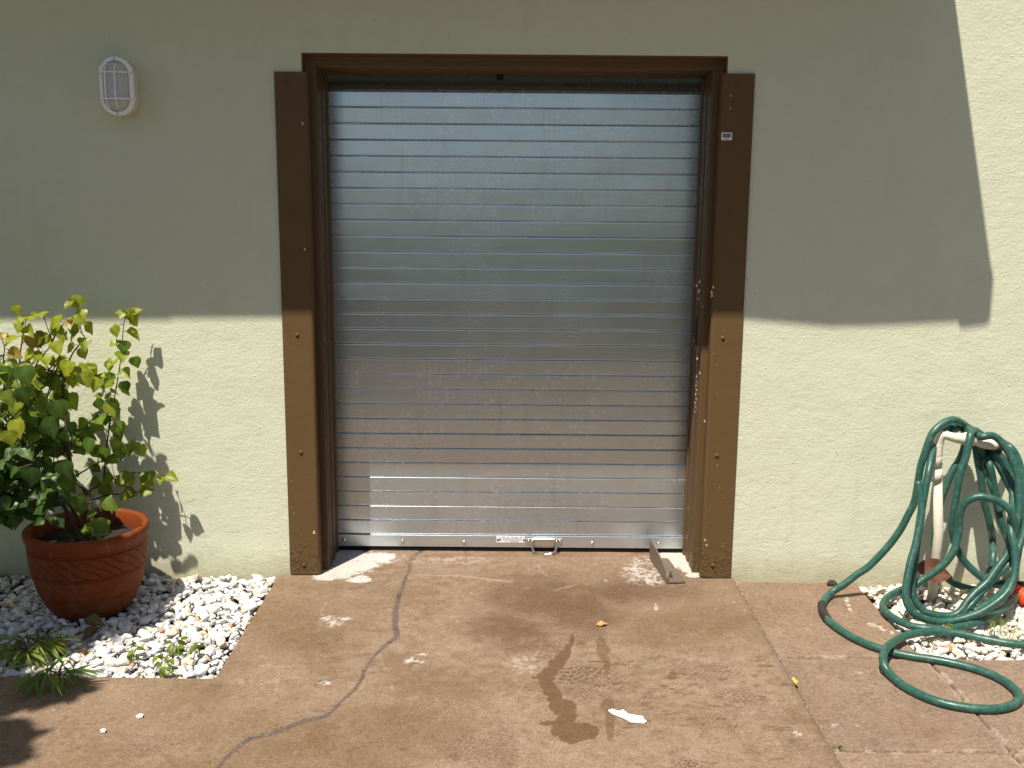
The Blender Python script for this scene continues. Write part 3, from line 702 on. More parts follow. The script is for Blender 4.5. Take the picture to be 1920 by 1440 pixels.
# floor stop: steel angle bolted to the slab ------------------------
STEEL = flat('weathered_steel', (.17,.135,.105), .55, .3, var=.3, sc_=60, bump=.001)
fs = empty('floor_bracket', (.66, .05, 0), 'rusty steel angle bracket bolted to the floor by the right end of the shutter', 'bracket')
A0 = Vector((.640, -.078, .003)); A1 = Vector((.608, .215, .003)); dirv = (A1-A0).normalized(); nrm = Vector((dirv.y, -dirv.x, 0))
m = MB(); T = .006
prof2 = [(0, 0), (0, .026), (.012, .040), (.070, .060), (.290, .088), (.300, .084), (.300, 0)]
V = [A0 + dirv*u + Vector((0, 0, z)) for u, z in prof2] + [A0 + nrm*T + dirv*u + Vector((0, 0, z)) for u, z in prof2]; n = len(prof2)
m.add(V, [tuple(range(n)), tuple(range(2*n-1, n-1, -1))] + [(i, (i+1) % n, n+(i+1) % n, n+i) for i in range(n)]); m.build('upright_leg', STEEL, fs)
m = MB(); V = [A0+nrm*T, A0+nrm*.078, A1+nrm*.078-dirv*.02, A1+nrm*T]; V = [Vector(v) for v in V] + [Vector(v)+Vector((0,0,.006)) for v in V]
m.add(V, [(0,3,2,1),(4,5,6,7),(0,1,5,4),(1,2,6,5),(2,3,7,6),(3,0,4,7)]); m.build('base_leg', STEEL, fs)
c = A0 + nrm*.030 + dirv*.055; b = MB(); b.lathe([(.012, .006), (.012, .008), (.0001, .0085)], (c.x, c.y, .003), 'Z', 14); b.lathe([(.0075, .008), (.0075, .016), (.0001, .0162)], (c.x, c.y, .003), 'Z', 6); b.lathe([(.0035, .016), (.0035, .030), (.0001, .0305)], (c.x, c.y, .003), 'Z', 10)
b.build('anchor_bolt', flat('rusty_bolt', (.16,.09,.05), .6, .4, sc_=100), fs)

# ================================================================== WALL LAMP
lp = empty('wall_lamp', (-1.46, 0, 1.95), 'white oval bulkhead lamp with a wire cage high on the left wall', 'lamp')
LW = paint('yellowed_white_plastic', (.62,.60,.50), (.70,.67,.55), .45, .0004); LW2 = paint('white_plastic_ring', (.86,.87,.88), (.90,.90,.90), .35, .0003)
LC = Vector((-1.492, 0, 1.951)); lw, lh = .062, .106
def stad(w_, h_, y, n=14, cx=None):
    out = []; r_ = w_; s_ = h_-w_
    for k in range(n+1): a = math.pi*k/n; out.append((LC.x+r_*math.cos(a), y, LC.z+s_+r_*math.sin(a)))
    for k in range(n+1): a = math.pi+math.pi*k/n; out.append((LC.x+r_*math.cos(a), y, LC.z-s_+r_*math.sin(a)))
    return out
def loft(rings, cap0=False, cap1=False):
    m = MB(); n = len(rings[0]); V = [p for r_ in rings for p in r_]; F_ = []
    for i in range(len(rings)-1):
        for k in range(n): F_.append((i*n+k, i*n+(k+1) % n, (i+1)*n+(k+1) % n, (i+1)*n+k))
    if cap0: F_.append(tuple(range(n)))
    if cap1: F_.append(tuple((len(rings)-1)*n+k for k in reversed(range(n))))
    return m.add(V, F_)
LMAT = Matrix.Translation(LC) @ Matrix.Rotation(math.radians(-.3), 4, 'Y') @ Matrix.Translation(-LC)
def lampbuild(m, name, mat, smooth=False):
    m.v = [tuple(LMAT @ Vector(v)) for v in m.v]; o = m.build(name, mat, lp, smooth); return o
lampbuild(loft([stad(.054,.098,-.001), stad(.056,.100,-.006), stad(.060,.104,-.064), stad(.058,.102,-.067)], True, True), 'housing', LW)
lampbuild(loft([stad(.0605,.1045,-.062), stad(.063,.107,-.066), stad(.063,.107,-.082), stad(.060,.104,-.086), stad(.049,.093,-.086), stad(.048,.092,-.074)]), 'ring', LW2)
GLS = Mat('ribbed_frosted_glass', .28, 0, (.36,.38,.40), .5); GLS.b.inputs['Transmission Weight'].default_value = .25
GLS.col(GLS.mix(GLS.noise(35, 4, .7), (.52,.54,.56), (.80,.82,.84)))
wv = GLS.N.new('ShaderNodeTexWave'); wv.inputs['Scale'].default_value = 90; wv.bands_direction = 'X'; GLS.L.new(GLS.P, wv.inputs[0]); GLS.bump(wv.outputs[1], .001, .6)
lampbuild(loft([stad(.048,.092,-.076), stad(.046,.090,-.090), stad(.040,.084,-.101), stad(.028,.072,-.109), stad(.012,.056,-.112)], False, True), 'glass', GLS.m, True)
for x in (-.028, .009):
    hh = .092*math.sqrt(max(.1, 1-(x/.075)**2)); P_ = [(LC.x+x, -.086, LC.z+hh-.002), (LC.x+x, -.106, LC.z+hh-.018), (LC.x+x, -.118, LC.z+hh-.045), (LC.x+x, -.118, LC.z-hh+.045), (LC.x+x, -.106, LC.z-hh+.018), (LC.x+x, -.086, LC.z-hh+.002)]
    m = MB(); m.tube(spline(P_, .008), .0026, 8); lampbuild(m, 'cage_bar', LW2, True)
for z in (.048, -.048):
    P_ = [(LC.x-.060, -.082, LC.z+z), (LC.x-.054, -.100, LC.z+z), (LC.x-.03, -.117, LC.z+z), (LC.x+.03, -.117, LC.z+z), (LC.x+.054, -.100, LC.z+z), (LC.x+.060, -.082, LC.z+z)]
    m = MB(); m.tube(spline(P_, .008), .0026, 8); lampbuild(m, 'cage_bar', LW2, True)
for z in (.099, -.099):
    m = MB(); m.lathe([(.0036, .0), (.0036, .0012), (.0001, .0013)], (LC.x, -.086, LC.z+z), 'Y', 10); lampbuild(m, 'screw', flat('lamp_screw', (.35,.36,.38), .4, .8))

# ================================================================== POT
PC = Vector((-1.604, -.345, -.008))
TER = Mat('terracotta', .62, spec=.15)
tx, ty, tz = TER.sep()
c = TER.mix(TER.noise(5, 5, .65), (.145,.030,.006), (.200,.047,.010)); c = TER.mix(TER.math('MULTIPLY', TER.ramp(TER.noise(22, 5, .7), [(.55, 0), (.75, 1)]), .35), c, (.14,.045,.020))
c = TER.mix(TER.math('MULTIPLY', TER.ramp(TER.noise(1, 3, .6, vec=TER.mapped((30, 30, 4))), [(.60, 0), (.76, 1)]), .38), c, (.34,.20,.13))
c = TER.mix(TER.math('MULTIPLY', TER.ramp(TER.noise(9, 5, .7), [(.52, 0), (.72, 1)]), .28), c, (.30,.20,.14))
TER.col(c)
# incised wave band between two grooves: angle around the pot drives the strokes
dx = TER.math('SUBTRACT', tx, PC.x); dy = TER.math('SUBTRACT', ty, PC.y); ang = TER.math('ARCTAN2', dy, dx)
zz = TER.math('SUBTRACT', tz, PC.z)
ph = TER.math('ADD', TER.math('MULTIPLY', ang, 26), TER.math('ADD', TER.math('MULTIPLY', zz, 190), TER.math('MULTIPLY', TER.noise(14, 2), 6)))
st = TER.math('POWER', TER.math('ABSOLUTE', TER.math('SINE', TER.math('MULTIPLY', ph, .5))), .35)
band = TER.math('MULTIPLY', TER.ramp(zz, [(.178, 0), (.182, 1), (.262, 1), (.266, 0)]), 1.0)
stroke = TER.math('MULTIPLY', band, st)
TER.bump(stroke, .007, 1.0)
for gz in (.172, .180, .268, .276, .095, .088):
    g_ = TER.math('SUBTRACT', 1.0, TER.math('MINIMUM', TER.math('MULTIPLY', TER.math('ABSOLUTE', TER.math('SUBTRACT', zz, gz)), 500), 1.0)); TER.bump(TER.math('SUBTRACT', 1.0, g_), .0035, .9)
TER.bump(TER.noise(60, 4), .0012, .8)
pot = empty('flower_pot', PC, 'round terracotta pot with incised wave band on the white pebbles', 'flower pot')
m = MB(); m.lathe([(.0001, .0), (.128, .0), (.140, .006), (.165, .045), (.188, .100), (.203, .160), (.211, .220), (.214, .270), (.216, .296), (.222, .302), (.224, .316), (.221, .328), (.213, .332), (.203, .330), (.197, .320), (.194, .290), (.190, .255)], PC, 'Z', 96)
m.build('bowl', TER.m, pot, True, fix=False)
m = MB(); rr_ = random.Random(4); V = [(PC.x, PC.y, PC.z+.272)]; F_ = []
for i, r_ in enumerate((.05, .10, .15, .192)):
    for k in range(32): a = 2*math.pi*k/32; V.append((PC.x+r_*math.cos(a), PC.y+r_*math.sin(a), PC.z+.270+rr_.uniform(-.006, .006)))
F_ += [(0, 1+k, 1+(k+1) % 32) for k in range(32)]
for i in range(3):
    for k in range(32): a = 1+i*32; F_.append((a+k, a+32+k, a+32+(k+1) % 32, a+(k+1) % 32))
m.add(V, F_); m.build('soil', SOIL, pot)

# ================================================================== LEAVES
def leaf_template(kind):
    """local: x across, y along (0..1), z up; returns V,F"""
    if kind == 'heart': W_ = [0, .30, .47, .50, .44, .33, .19, .07, 0]; Yl = [0, .02, .12, .26, .42, .58, .75, .90, 1.0]
    elif kind == 'lance': W_ = [0, .022, .042, .046, .042, .032, .018, .006, 0]; Yl = [0, .1, .25, .4, .55, .7, .83, .94, 1.0]
    else: W_ = [0, .14, .25, .30, .29, .23, .14, .05, 0]; Yl = [0, .08, .2, .34, .5, .65, .8, .93, 1.0]
    V = []; cols_ = (-1, -.5, 0, .5, 1)
    for w_, y in zip(W_, Yl):
        for c_ in cols_:
            notch = -.07*abs(c_) if (kind == 'heart' and y <= .02) else 0
            V.append((c_*w_, y+notch, 0))
    F_ = []
    for i in range(len(W_)-1):
        for k in range(4): F_.append((i*5+k, i*5+k+1, (i+1)*5+k+1, (i+1)*5+k))
    return np.array(V, float), np.array(F_)
TPL = {k: leaf_template(k) for k in ('heart', 'lance', 'oval')}
class Leaves:
    def __init__(s): s.V = []; s.F = []; s.C = []; s.n = 0
    def add(s, base, d, up, L, col, kind='heart', curl=.25, fold=.25, wave=.04, rnd=random):
        V, F_ = TPL[kind]; V = V.copy(); x, y = V[:, 0], V[:, 1]
        z = -curl*y*y + fold*np.abs(x) + wave*np.sin(y*9+rnd.uniform(0, 6))*np.sign(x)*np.abs(x)*2 + rnd.uniform(-.2, .2)*x*y
        d = Vector(d).normalized(); up = Vector(up); s_ = d.cross(up)
        if s_.length < 1e-3: s_ = d.cross(Vector((1, 0, 0)))
        s_.normalize(); n_ = s_.cross(d).normalized()
        wx = rnd.uniform(.85, 1.12)
        P = np.array(base)[None] + L*(np.outer(x*wx, s_) + np.outer(y, d) + np.outer(z, n_))
        s.V.append(P); s.F.append(F_+s.n); s.n += len(P)
        col = np.array(col); k = np.repeat(col[None], len(P), 0); mid = np.abs(x) < 1e-6; k[mid] = k[mid]*1.18+.012
        s.C.append(k); return s
    def build(s, name, mat, parent=None):
        return np_mesh(name, np.concatenate(s.V), np.concatenate(s.F), mat, parent, True, np.concatenate(s.C))
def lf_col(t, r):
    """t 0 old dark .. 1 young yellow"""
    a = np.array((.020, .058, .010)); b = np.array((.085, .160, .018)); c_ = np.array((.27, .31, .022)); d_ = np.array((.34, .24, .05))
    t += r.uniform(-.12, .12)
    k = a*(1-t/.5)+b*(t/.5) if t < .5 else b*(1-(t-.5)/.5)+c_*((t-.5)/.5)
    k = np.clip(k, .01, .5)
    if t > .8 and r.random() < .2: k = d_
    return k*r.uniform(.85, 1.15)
# ---- potted shrub
shrub = empty('potted_shrub', (PC.x, PC.y, PC.z+.27), 'leafy green shrub with yellowish young leaves growing in the clay pot', 'shrub')
r = random.Random(21); st = MB(); tw = st; lv = Leaves()
def stem(pts, r0, r1, mb):
    P = spline(pts, .012); n = len(P); mb.tube(P, [r0+(r1-r0)*i/(n-1) for i in range(n)], 7); return P
def leaf_at(p, size, t, out=None, droop=None, face=None, pet=.02):
    """leaf hanging from a short petiole at p"""
    o = Vector(out) if out else Vector((r.uniform(-1, 1), r.uniform(-1, .6), 0)); o.normalize()
    b = p + o*pet + Vector((0, 0, r.uniform(-.2, .5)*pet))
    tw.tube([p, p.lerp(b, .5)+Vector((0, 0, pet*.15)), b], .0011, 5, False)
    dd = droop if droop is not None else r.uniform(-1.6, -.2)
    d = Vector((o.x, o.y, dd))
    up = Vector(face) if face else Vector((r.uniform(-.5, .5)+o.x*.3, -1+r.uniform(-.3, .6), r.uniform(.2, 1.6)))
    lv.add(b, d, up, size, lf_col(t, r), 'heart', r.uniform(.05, .4), r.uniform(.05, .4), .05, r)
def dress(P, t0, t1, every, smin, smax, skip=0):
    n = len(P); acc = 0; side_ = 1
    for i in range(1, n):
        acc += (P[i]-P[i-1]).length
        if i/n < skip: continue
        if acc > every:
            acc = 0; side_ *= -1; f = i/n
            leaf_at(P[i], r.uniform(smin, smax), t0+(t1-t0)*f, (side_*r.uniform(.3, 1), r.uniform(-1, .6), 0))
    for k in range(3): leaf_at(P[-1], r.uniform(smin, smax)*.7, t1, None, r.uniform(-1, .6))
def q(px, py, Y): return onY(px, py, Y)
trunk = [stem([(PC.x+.03, PC.y, PC.z+.26), q(165, 930, -.33), q(138, 895, -.33), q(129, 842, -.32), q(118, 727, -.30), q(111, 655, -.28)], .0095, .0045, st),
         stem([(PC.x-.03, PC.y, PC.z+.26), q(110, 930, -.38), q(60, 870, -.40), q(20, 800, -.42), q(-30, 740, -.42)], .009, .004, st),
         stem([(PC.x+.0, PC.y+.02, PC.z+.26), q(140, 960, -.30), q(90, 905, -.28), q(40, 860, -.26), q(-20, 830, -.25)], .007, .003, st)]
S_ = [([(195,895),(200,838),(207,789),(218,727),(227,669),(232,609),(238,585)], -.085, .55, .95), ([(118,727),(133,669),(158,635),(153,624),(142,567)], -.30, .7, 1.0),
      ([(40,760),(60,709),(71,678),(96,644),(88,612),(80,587)], -.34, .7, 1.0), ([(36,720),(38,662),(47,611),(49,593)], -.36, .75, 1.0), ([(96,644),(110,618),(128,600)], -.33, .85, 1.05),
      ([(10,760),(6,690),(8,650),(0,630)], -.40, .5, .9), ([(118,727),(150,700),(185,705)], -.20, .85, 1.0), ([(129,842),(160,800),(190,770),(200,740)], -.22, .5, .8),
      ([(138,895),(180,870),(220,850),(262,832)], -.09, .4, .75), ([(150,930),(195,905),(240,887),(307,891)], -.08, .55, .9), ([(160,945),(195,930),(240,925),(289,918)], -.09, .65, .95),
      ([(155,950),(180,940),(190,965),(180,990)], -.45, .4, .6), ([(129,842),(100,800),(70,760),(50,720)], -.38, .35, .7), ([(60,870),(40,820),(50,770),(45,735)], -.42, .3, .7),
      ([(60,870),(20,880),(-30,860)], -.44, .2, .3), ([(110,930),(60,940),(0,960)], -.42, .1, .3), ([(90,905),(40,920),(-10,915)], -.40, .15, .3), ([(118,727),(90,690),(70,650),(64,625)], -.30, .75, .95)]
for pts, Y_, t0, t1 in S_:
    P = stem([q(a, b, Y_+.015*math.sin(i*1.9)) for i, (a, b) in enumerate(pts)], .0036, .0014, st)
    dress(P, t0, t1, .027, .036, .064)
# the body of the shrub: many twigs filling its volume
for k in range(60):
    fy = r.random()**.85; py = 660 + 330*fy; 
    if fy < .25: px = r.uniform(-90, 150)
    elif fy < .75: px = r.uniform(-140, 180)
    else: px = r.uniform(-140, 175)
    Yk = r.uniform(-.50, -.14) if px < 110 else r.uniform(-.24, -.09)
    a = random.Random(k).choice(trunk); i0 = r.randrange(len(a)//3, len(a)); b0 = a[i0]; e0 = q(px, py, Yk)
    mid = b0.lerp(e0, .5) + Vector((r.uniform(-.04, .04), r.uniform(-.03, .03), r.uniform(-.01, .05)))
    P = stem([b0, mid, e0], .0026, .0012, st)
    hgt = 1-fy
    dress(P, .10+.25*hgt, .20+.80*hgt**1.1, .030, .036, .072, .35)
# individually placed leaves that show clearly
for (px, py, sz, t, Y_) in ((106,765,.085,.45,-.55),(96,795,.095,.15,-.53),(170,835,.07,.45,-.50),(140,620,.06,.7,-.34),(60,640,.07,.9,-.36),(130,690,.07,.95,-.40),(155,712,.07,.95,-.38),(182,722,.065,.9,-.36),
        (232,652,.062,.55,-.09),(252,682,.055,.45,-.09),(205,690,.055,.8,-.09),(210,712,.055,.6,-.09),(232,728,.062,.3,-.09),(213,760,.075,.4,-.09),(184,762,.06,.35,-.09),(196,790,.055,.3,-.09),(220,818,.06,.35,-.09),
        (240,845,.062,.6,-.17),(222,850,.065,.6,-.19),(195,850,.055,.55,-.22),(30,800,.08,.95,-.56),(15,820,.07,.95,-.57),(125,905,.09,.25,-.54),(118,880,.08,.2,-.55),(60,890,.085,.1,-.56),(40,740,.08,.15,-.52),(45,700,.085,.2,-.50),
        (15,745,.075,.6,-.52),(10,700,.07,.25,-.5),(150,945,.085,.15,-.52),(185,985,.07,.4,-.5),(240,593,.062,.9,-.09),(149,567,.058,.85,-.30),(33,585,.05,.8,-.36),(215,625,.05,.75,-.14)):
    p = q(px, py-12, Y_); lv.add(p, (r.uniform(-.4, .4), r.uniform(-.25, .1), -1), (r.uniform(-.3, .3), -1, r.uniform(.1, .7)), sz*.86, lf_col(t, r), 'heart', r.uniform(.05, .25), r.uniform(.05, .3), .05, r)
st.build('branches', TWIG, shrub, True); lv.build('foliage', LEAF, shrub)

# ---- trees and hedge outside the picture: they shade the lower left corner and show in the metal
def crown_cloud(centers, n, smin, smax, seed, dark=.3):
    rr2 = random.Random(seed); L = Leaves()
    for k in range(n):
        c_ = rr2.choice(centers); v = Vector((rr2.gauss(0, 1), rr2.gauss(0, 1), rr2.gauss(0, 1))); v.normalize(); rad = rr2.random()**.4
        p = Vector(c_[:3]) + Vector((v.x*c_[3], v.y*c_[3], v.z*c_[4]))*rad
        L.add(p, (rr2.uniform(-1, 1), rr2.uniform(-1, 1), rr2.uniform(-1, .4)), (rr2.uniform(-.6, .6), rr2.uniform(-.6, .6), 1), rr2.uniform(smin, smax), lf_col(rr2.uniform(dark-.2, dark+.3), rr2), 'oval', .2, .2, .05, rr2)
    return L
def shade_spot(px, py, h):
    g = onZ(px, py); t = h/(-SUN.z); return g - SUN*t
sb = empty('garden_shrub', (-2.4, -1.9, -.04), 'tall leafy shrub beyond the left edge of the driveway', 'shrub')
cs = []
def shade_pt(p, h):
    return Vector(p) - SUN*((h-p[2])/(-SUN.z))
for (x, y, z, h, rad) in ((-1.76,-.53,.06,1.70,.13),(-1.74,-.50,.20,1.75,.12),(-1.60,-.58,.08,1.70,.13),(-1.58,-.56,.20,1.80,.12),(-1.47,-.56,.10,1.72,.10),(-1.45,-.52,.20,1.78,.09),
        (-1.88,-.60,0,1.6,.16),(-1.85,-.38,0,1.6,.16),(-1.95,-.2,0,1.5,.16),(-2.05,-.5,0,1.6,.2),(-1.72,-.66,0,1.65,.11),(-1.56,-.68,0,1.7,.08),(-2.1,-.05,.12,1.5,.14),(-2.2,-.25,.1,1.5,.2),(-1.97,-.05,.10,1.45,.08)):
    s_ = shade_pt((x, y, z), h); cs.append((s_.x, s_.y, s_.z, rad, rad*.55))
for (px, py, h, rad) in ((-60,1335,3.2,.11),(10,1290,3.2,.10),(62,1297,3.3,.10),(118,1292,3.3,.07),(-20,1300,3.1,.13),(30,1298,3.2,.10),(0,1395,3.2,.08),(-70,1400,3.2,.14),(5,1245,1.7,.05),(-80,1250,1.75,.15),(-160,1330,1.9,.22),(-160,1440,2.0,.2),(0,1415,3.2,.05),(-25,1380,3.2,.07)):
    s_ = shade_spot(px, py, h); cs.append((s_.x, s_.y, s_.z, rad, rad*.5))
cs += [(-2.95,-.9,1.0,.5,.9),(-2.8,-1.7,1.2,.42,.9),(-3.0,-.25,.8,.5,.8),(-2.9,-.9,1.0,.5,.9),(-2.75,-2.4,1.1,.4,.9),(-3.0,-.25,.8,.5,.8)]  # extra unseen clumps, added to block sky light over the pebbles
# keep it out of the frame
ok = []
for c_ in cs:
    xlim = -(CAM_D+c_[1])*.53 - c_[3]
    cx_ = c_[0]; ok.append((min(cx_, xlim) if False else cx_, c_[1], c_[2], c_[3], c_[4]))
crown_cloud(ok, 9000, .05, .085, 31).build('crown', LEAF, sb)
m = MB()
for k in range(6):
    c_ = ok[k*4]; m.tube(spline([(-2.5, -1.9, -.05), (-2.55, -1.8, .7), (c_[0]-.1, c_[1]-.05, c_[2]*.8), (c_[0], c_[1], c_[2])], .05), .011, 7)
m.build('stems', TWIG, sb, True)
hg = empty('hedge', (3.2, -6.2, -.05), 'clipped green hedge across the yard from the shutter', 'hedge')
crown_cloud([(x, -6.1-.1*(i % 3), (.52 if x < 0 else .75), .55, (.55 if x < 0 else .75)) for i, x in enumerate(np.arange(-6.5, 6.5, .42))], 11000, .09, .16, 41, .3).build('crown', LEAF, hg)
for x in np.arange(-6, 6.4, .8): m = MB(); m.tube([(x, -6.15, -.05), (x+.05, -6.1, .3), (x, -6.1, .9)], .02, 6); m.build('stem', TWIG, hg, True)
for j, (x, y, h, rad, lab) in enumerate(((3.4, -8.6, 4.6, 2.3, 'tall round tree standing behind the hedge'), (-3.4, -7.6, 7.8, 2.0, 'unseen high-crowned tree added to shade the yard before the hedge'))):  # second tree is made up, shading the yard to cut ground bounce
    tr = empty('garden_tree', (x, y, -.05), lab, 'tree', 'trees across the yard')
    rr3 = random.Random(j); crown_cloud([(x+rr3.uniform(-1, 1)*rad*.6, y+rr3.uniform(-1, 1)*rad*.6, h*.72+rr3.uniform(-.8, .9), rad*.45, rad*.4) for _ in range(12)], 5000, .12, .22, 50+j, .35).build('crown', LEAF, tr)
    m = MB(); m.tube([(x, y, -.06), (x+.05, y, h*.35), (x, y+.1, h*.75)], [.16, .11, .04], 10)
    for a in range(5): m.tube([(x+.02, y, h*.4), (x+rad*.5*math.cos(a*1.3), y+rad*.5*math.sin(a*1.3), h*.8)], [.06, .02], 7)
    m.build('trunk', TWIG, tr, True)

# ================================================================== WEEDS AND LITTER
def weed(name, px, py, label, kind, n, L, t, seed, spread=1.0, lean=(0, 0), z=0.012, cat='weed', blade=False):
    rr2 = random.Random(seed); b = onZ(px, py, z); e_ = empty(name, b, label, cat, None); Lv = Leaves(); S2 = MB()
    for k in range(n):
        a = 2*math.pi*k/n + rr2.uniform(-.5, .5); h = L*rr2.uniform(.25, .7) if not blade else L*rr2.uniform(.15, .5)
        tip = b + Vector((math.cos(a)*L*.55*spread*rr2.uniform(.3, 1)+lean[0], math.sin(a)*L*.55*spread*rr2.uniform(.3, 1)+lean[1], h))
        S2.tube([b, b.lerp(tip, .5)+Vector((0, 0, h*.2)), tip], .0011, 5, False)
        m_ = rr2.randint(1, 2) if not blade else rr2.randint(3, 5)
        for q_ in range(m_):
            d = Vector((math.cos(a+rr2.uniform(-1.2, 1.2)), math.sin(a+rr2.uniform(-1.2, 1.2)), rr2.uniform(-.7, .3)))
            p = tip if q_ == 0 else b.lerp(tip, rr2.uniform(.4, 1))
            Lv.add(p, d, (rr2.uniform(-.3, .3), -.3, 1), L*rr2.uniform(.55, .95), lf_col(t, rr2), kind, rr2.uniform(.2, .6), .3, .03, rr2)
    S2.build('stem', LEAD, e_); Lv.build('leaf_blades' if blade else 'leaves', BLADE if blade else LEAF, e_); return e_
weed('grassy_weed', 55, 1222, 'wide clump of narrow green blades at the left edge of the pebbles', 'lance', 30, .115, .68, 1, 1.45, blade=True)
weed('grassy_weed', 105, 1208, 'pale yellow-green blades just right of the wide clump, in the pebbles below the pot', 'lance', 12, .07, .8, 2, 1.2, blade=True)
weed('grassy_weed', 112, 1268, 'narrow dark blades hanging over the driveway edge at lower left', 'lance', 12, .135, .55, 3, 1.2, (0, -.04), blade=True)
weed('leafy_weed', 250, 1232, 'drooping broad-leaved seedling left of the weed row on the pebbles', 'oval', 5, .042, .68, 4)
weed('leafy_weed', 312, 1238, 'seedling with sprawling leaves in the centre of the pebbles, front of the dark hollow', 'oval', 7, .040, .66, 5, 1.5)
weed('leafy_weed', 330, 1215, 'taller seedling with pointed leaves beside the dark hollow in the pebbles', 'oval', 5, .046, .6, 6)
weed('leafy_weed', 306, 1258, 'seedling with folded leaves nearest the driveway edge', 'oval', 5, .042, .62, 7)
weed('rosette_weed', 374, 1228, 'flat rosette of broad leaves nearest the right edge of the pebbles', 'oval', 5, .058, .55, 8, .4)
weed('tiny_weed', 1777, 1176, 'tiny bright yellow-green sprout touching the hose loop on the pebbles', 'oval', 5, .022, .85, 9, z=.02)
weed('tiny_weed', 1870, 1168, 'small dull green sprout on the pebbles right of the hose loop', 'lance', 6, .045, .5, 10, blade=True)
weed('tiny_weed', 1893, 1186, 'thin yellow sprout on the pebbles at the right edge', 'lance', 6, .045, .85, 11, blade=True)
weed('tiny_weed', 1742, 1205, 'small brown sprout on the pebbles below the hose loop', 'lance', 6, .04, .1, 12, blade=True)
weed('tiny_weed', 1800, 1112, 'small pale sprout on the pebbles behind the hose loop', 'lance', 6, .035, .95, 13, blade=True)
weed('tiny_weed', 1573, 1402, 'small mossy tuft in the pavement joint at the bottom', 'lance', 6, .022, .6, 14, z=-.012, blade=True)
m = MB(); rr2 = random.Random(5); b = onZ(1722, 1108, .01)
for k in range(16):
    a = rr2.uniform(0, 6.28); t_ = b+Vector((math.cos(a)*.022*rr2.random(), math.sin(a)*.012, rr2.uniform(.01, .035))); m.tube([b, t_], .0012, 5)
tag(m.build('dried_sprig', flat('bleached_stalk', (.72,.72,.68), .7), None), 'bleached white dried sprig at the foot of the hose post', 'sprig')
# big dry leaf by the post, dry leaf on drive, by pot
def dry(name, px, py, Z_, L, rot, col, label, kind='oval', up=(0, -.3, 1), curl=-.3, fold=.5, Y_=None, dz=0.0):
    p = onZ(px, py, Z_) if Y_ is None else onY(px, py, Y_); Lv = Leaves(); d = (math.cos(rot), math.sin(rot), dz)
    Lv.add(p, d, up, L, col, kind, curl, fold, .12, random.Random(int(px))); return tag(Lv.build(name, DRY), label, 'leaf')
dry('dry_leaf', 1716, 1066, 0, .150, .02, (.10,.038,.014), 'large curled brown leaf caught between the hose post and the hose', 'oval', (0, -1, .9), -.1, .5, -.22, -.28)
dry('dry_leaf', 1118, 1171, .004, .042, -.1, (.50,.24,.07), 'small orange-brown dry leaf on the driveway centre', 'oval', (0, -.2, 1), -.2, .4)
dry('dry_leaf', 186, 1176, .02, .085, -1.9, (.085,.055,.018), 'dark withered leaf lying against the foot of the clay pot', 'oval', (0, -.5, 1), .3, .5)
dry('dry_leaf', 160, 1160, .03, .085, -.4, (.11,.075,.02), 'folded olive leaf tip under the front of the clay pot', 'oval', (0, -.6, 1), .3, .4)
def scrap(name, pts, Z_, mat, label, cat, h=.004, lift=.004):
    P = [onZ(a, b, Z_) for a, b in pts]; rr2 = random.Random(len(pts)); n = len(P); c_ = sum(P, Vector())/n
    top = [p+Vector((0, 0, rr2.uniform(lift*.6, lift*1.8))) for p in P]; m = MB()
    V = [p for p in P] + top + [c_+Vector((0, 0, lift*1.8))]
    m.add(V, [(i, (i+1) % n, n+(i+1) % n, n+i) for i in range(n)] + [(n+i, n+(i+1) % n, 2*n) for i in range(n)] + [tuple(reversed(range(n)))])
    return tag(m.build(name, mat), label, cat)
PAPER = flat('torn_paper', (.80,.80,.79), .8, var=.05, sc_=60, bump=.003)
scrap('paper_scrap', [(1140,1333),(1148,1332),(1160,1336),(1168,1334),(1178,1340),(1195,1343),(1206,1346),(1207,1351),(1213,1354),(1209,1357),(1183,1355),(1168,1347),(1158,1343),(1147,1339)], .003, PAPER, 'torn strip of white paper lying on the driveway beside the water stain', 'paper')
scrap('chip', [(255,1345),(262,1341),(269,1342),(268,1346),(260,1348)], .003, PAPER, 'oval white chip on the driveway below the pebbles', 'chip')
scrap('chip', [(188,1371),(194,1369),(200,1371),(197,1374),(190,1374)], .003, PAPER, 'irregular white chip on the driveway at lower left, nearer the corner', 'chip')
scrap('wood_chip', [(1484,1274),(1488,1273),(1496,1281),(1494,1285),(1489,1282)], .001, flat('yellow_chip', (.62,.42,.10), .7), 'small yellow chip lying in the joint right of the driveway', 'chip')
scrap('bark_bit', [(1550,1096),(1556,1091),(1565,1091),(1570,1096),(1566,1098),(1552,1098)], -.015, flat('dark_litter', (.03,.018,.012), .8), 'dark curled litter against the wall left of the hose', 'litter', lift=.006)
# grit in the joint between driveway and pavement
m = MB(); rr2 = random.Random(12)
T, FI = stone_templates(1, 4, 77); VV = []; FF = []; CC = []; n0 = 0
for k in range(330):
    y = rr2.choice((rr2.uniform(-1.6, -.02), rr2.uniform(-.4, -.02))); a = rr2.uniform(.0015, .0042); x = JX + rr2.uniform(-.004, .005)
    V = T[k % 4]*a + np.array([x, y, -.012]); VV.append(V); FF.append(FI+n0); n0 += len(V); CC.append(np.repeat([rr2.choice(((.5,.44,.34), (.06,.04,.025), (.15,.10,.06)))], len(V), 0))
tag(np_mesh('joint_grit', np.concatenate(VV), np.concatenate(FF), STONE, None, False, np.concatenate(CC)), 'grit and dirt packed in the joint beside the driveway', 'grit', None, 'stuff')
m = MB(); m.box(JX-.0045, JX+.0045, -4.3, -.002, -.05, -.013); tag(m.build('joint_fill', SOIL), kind='structure')

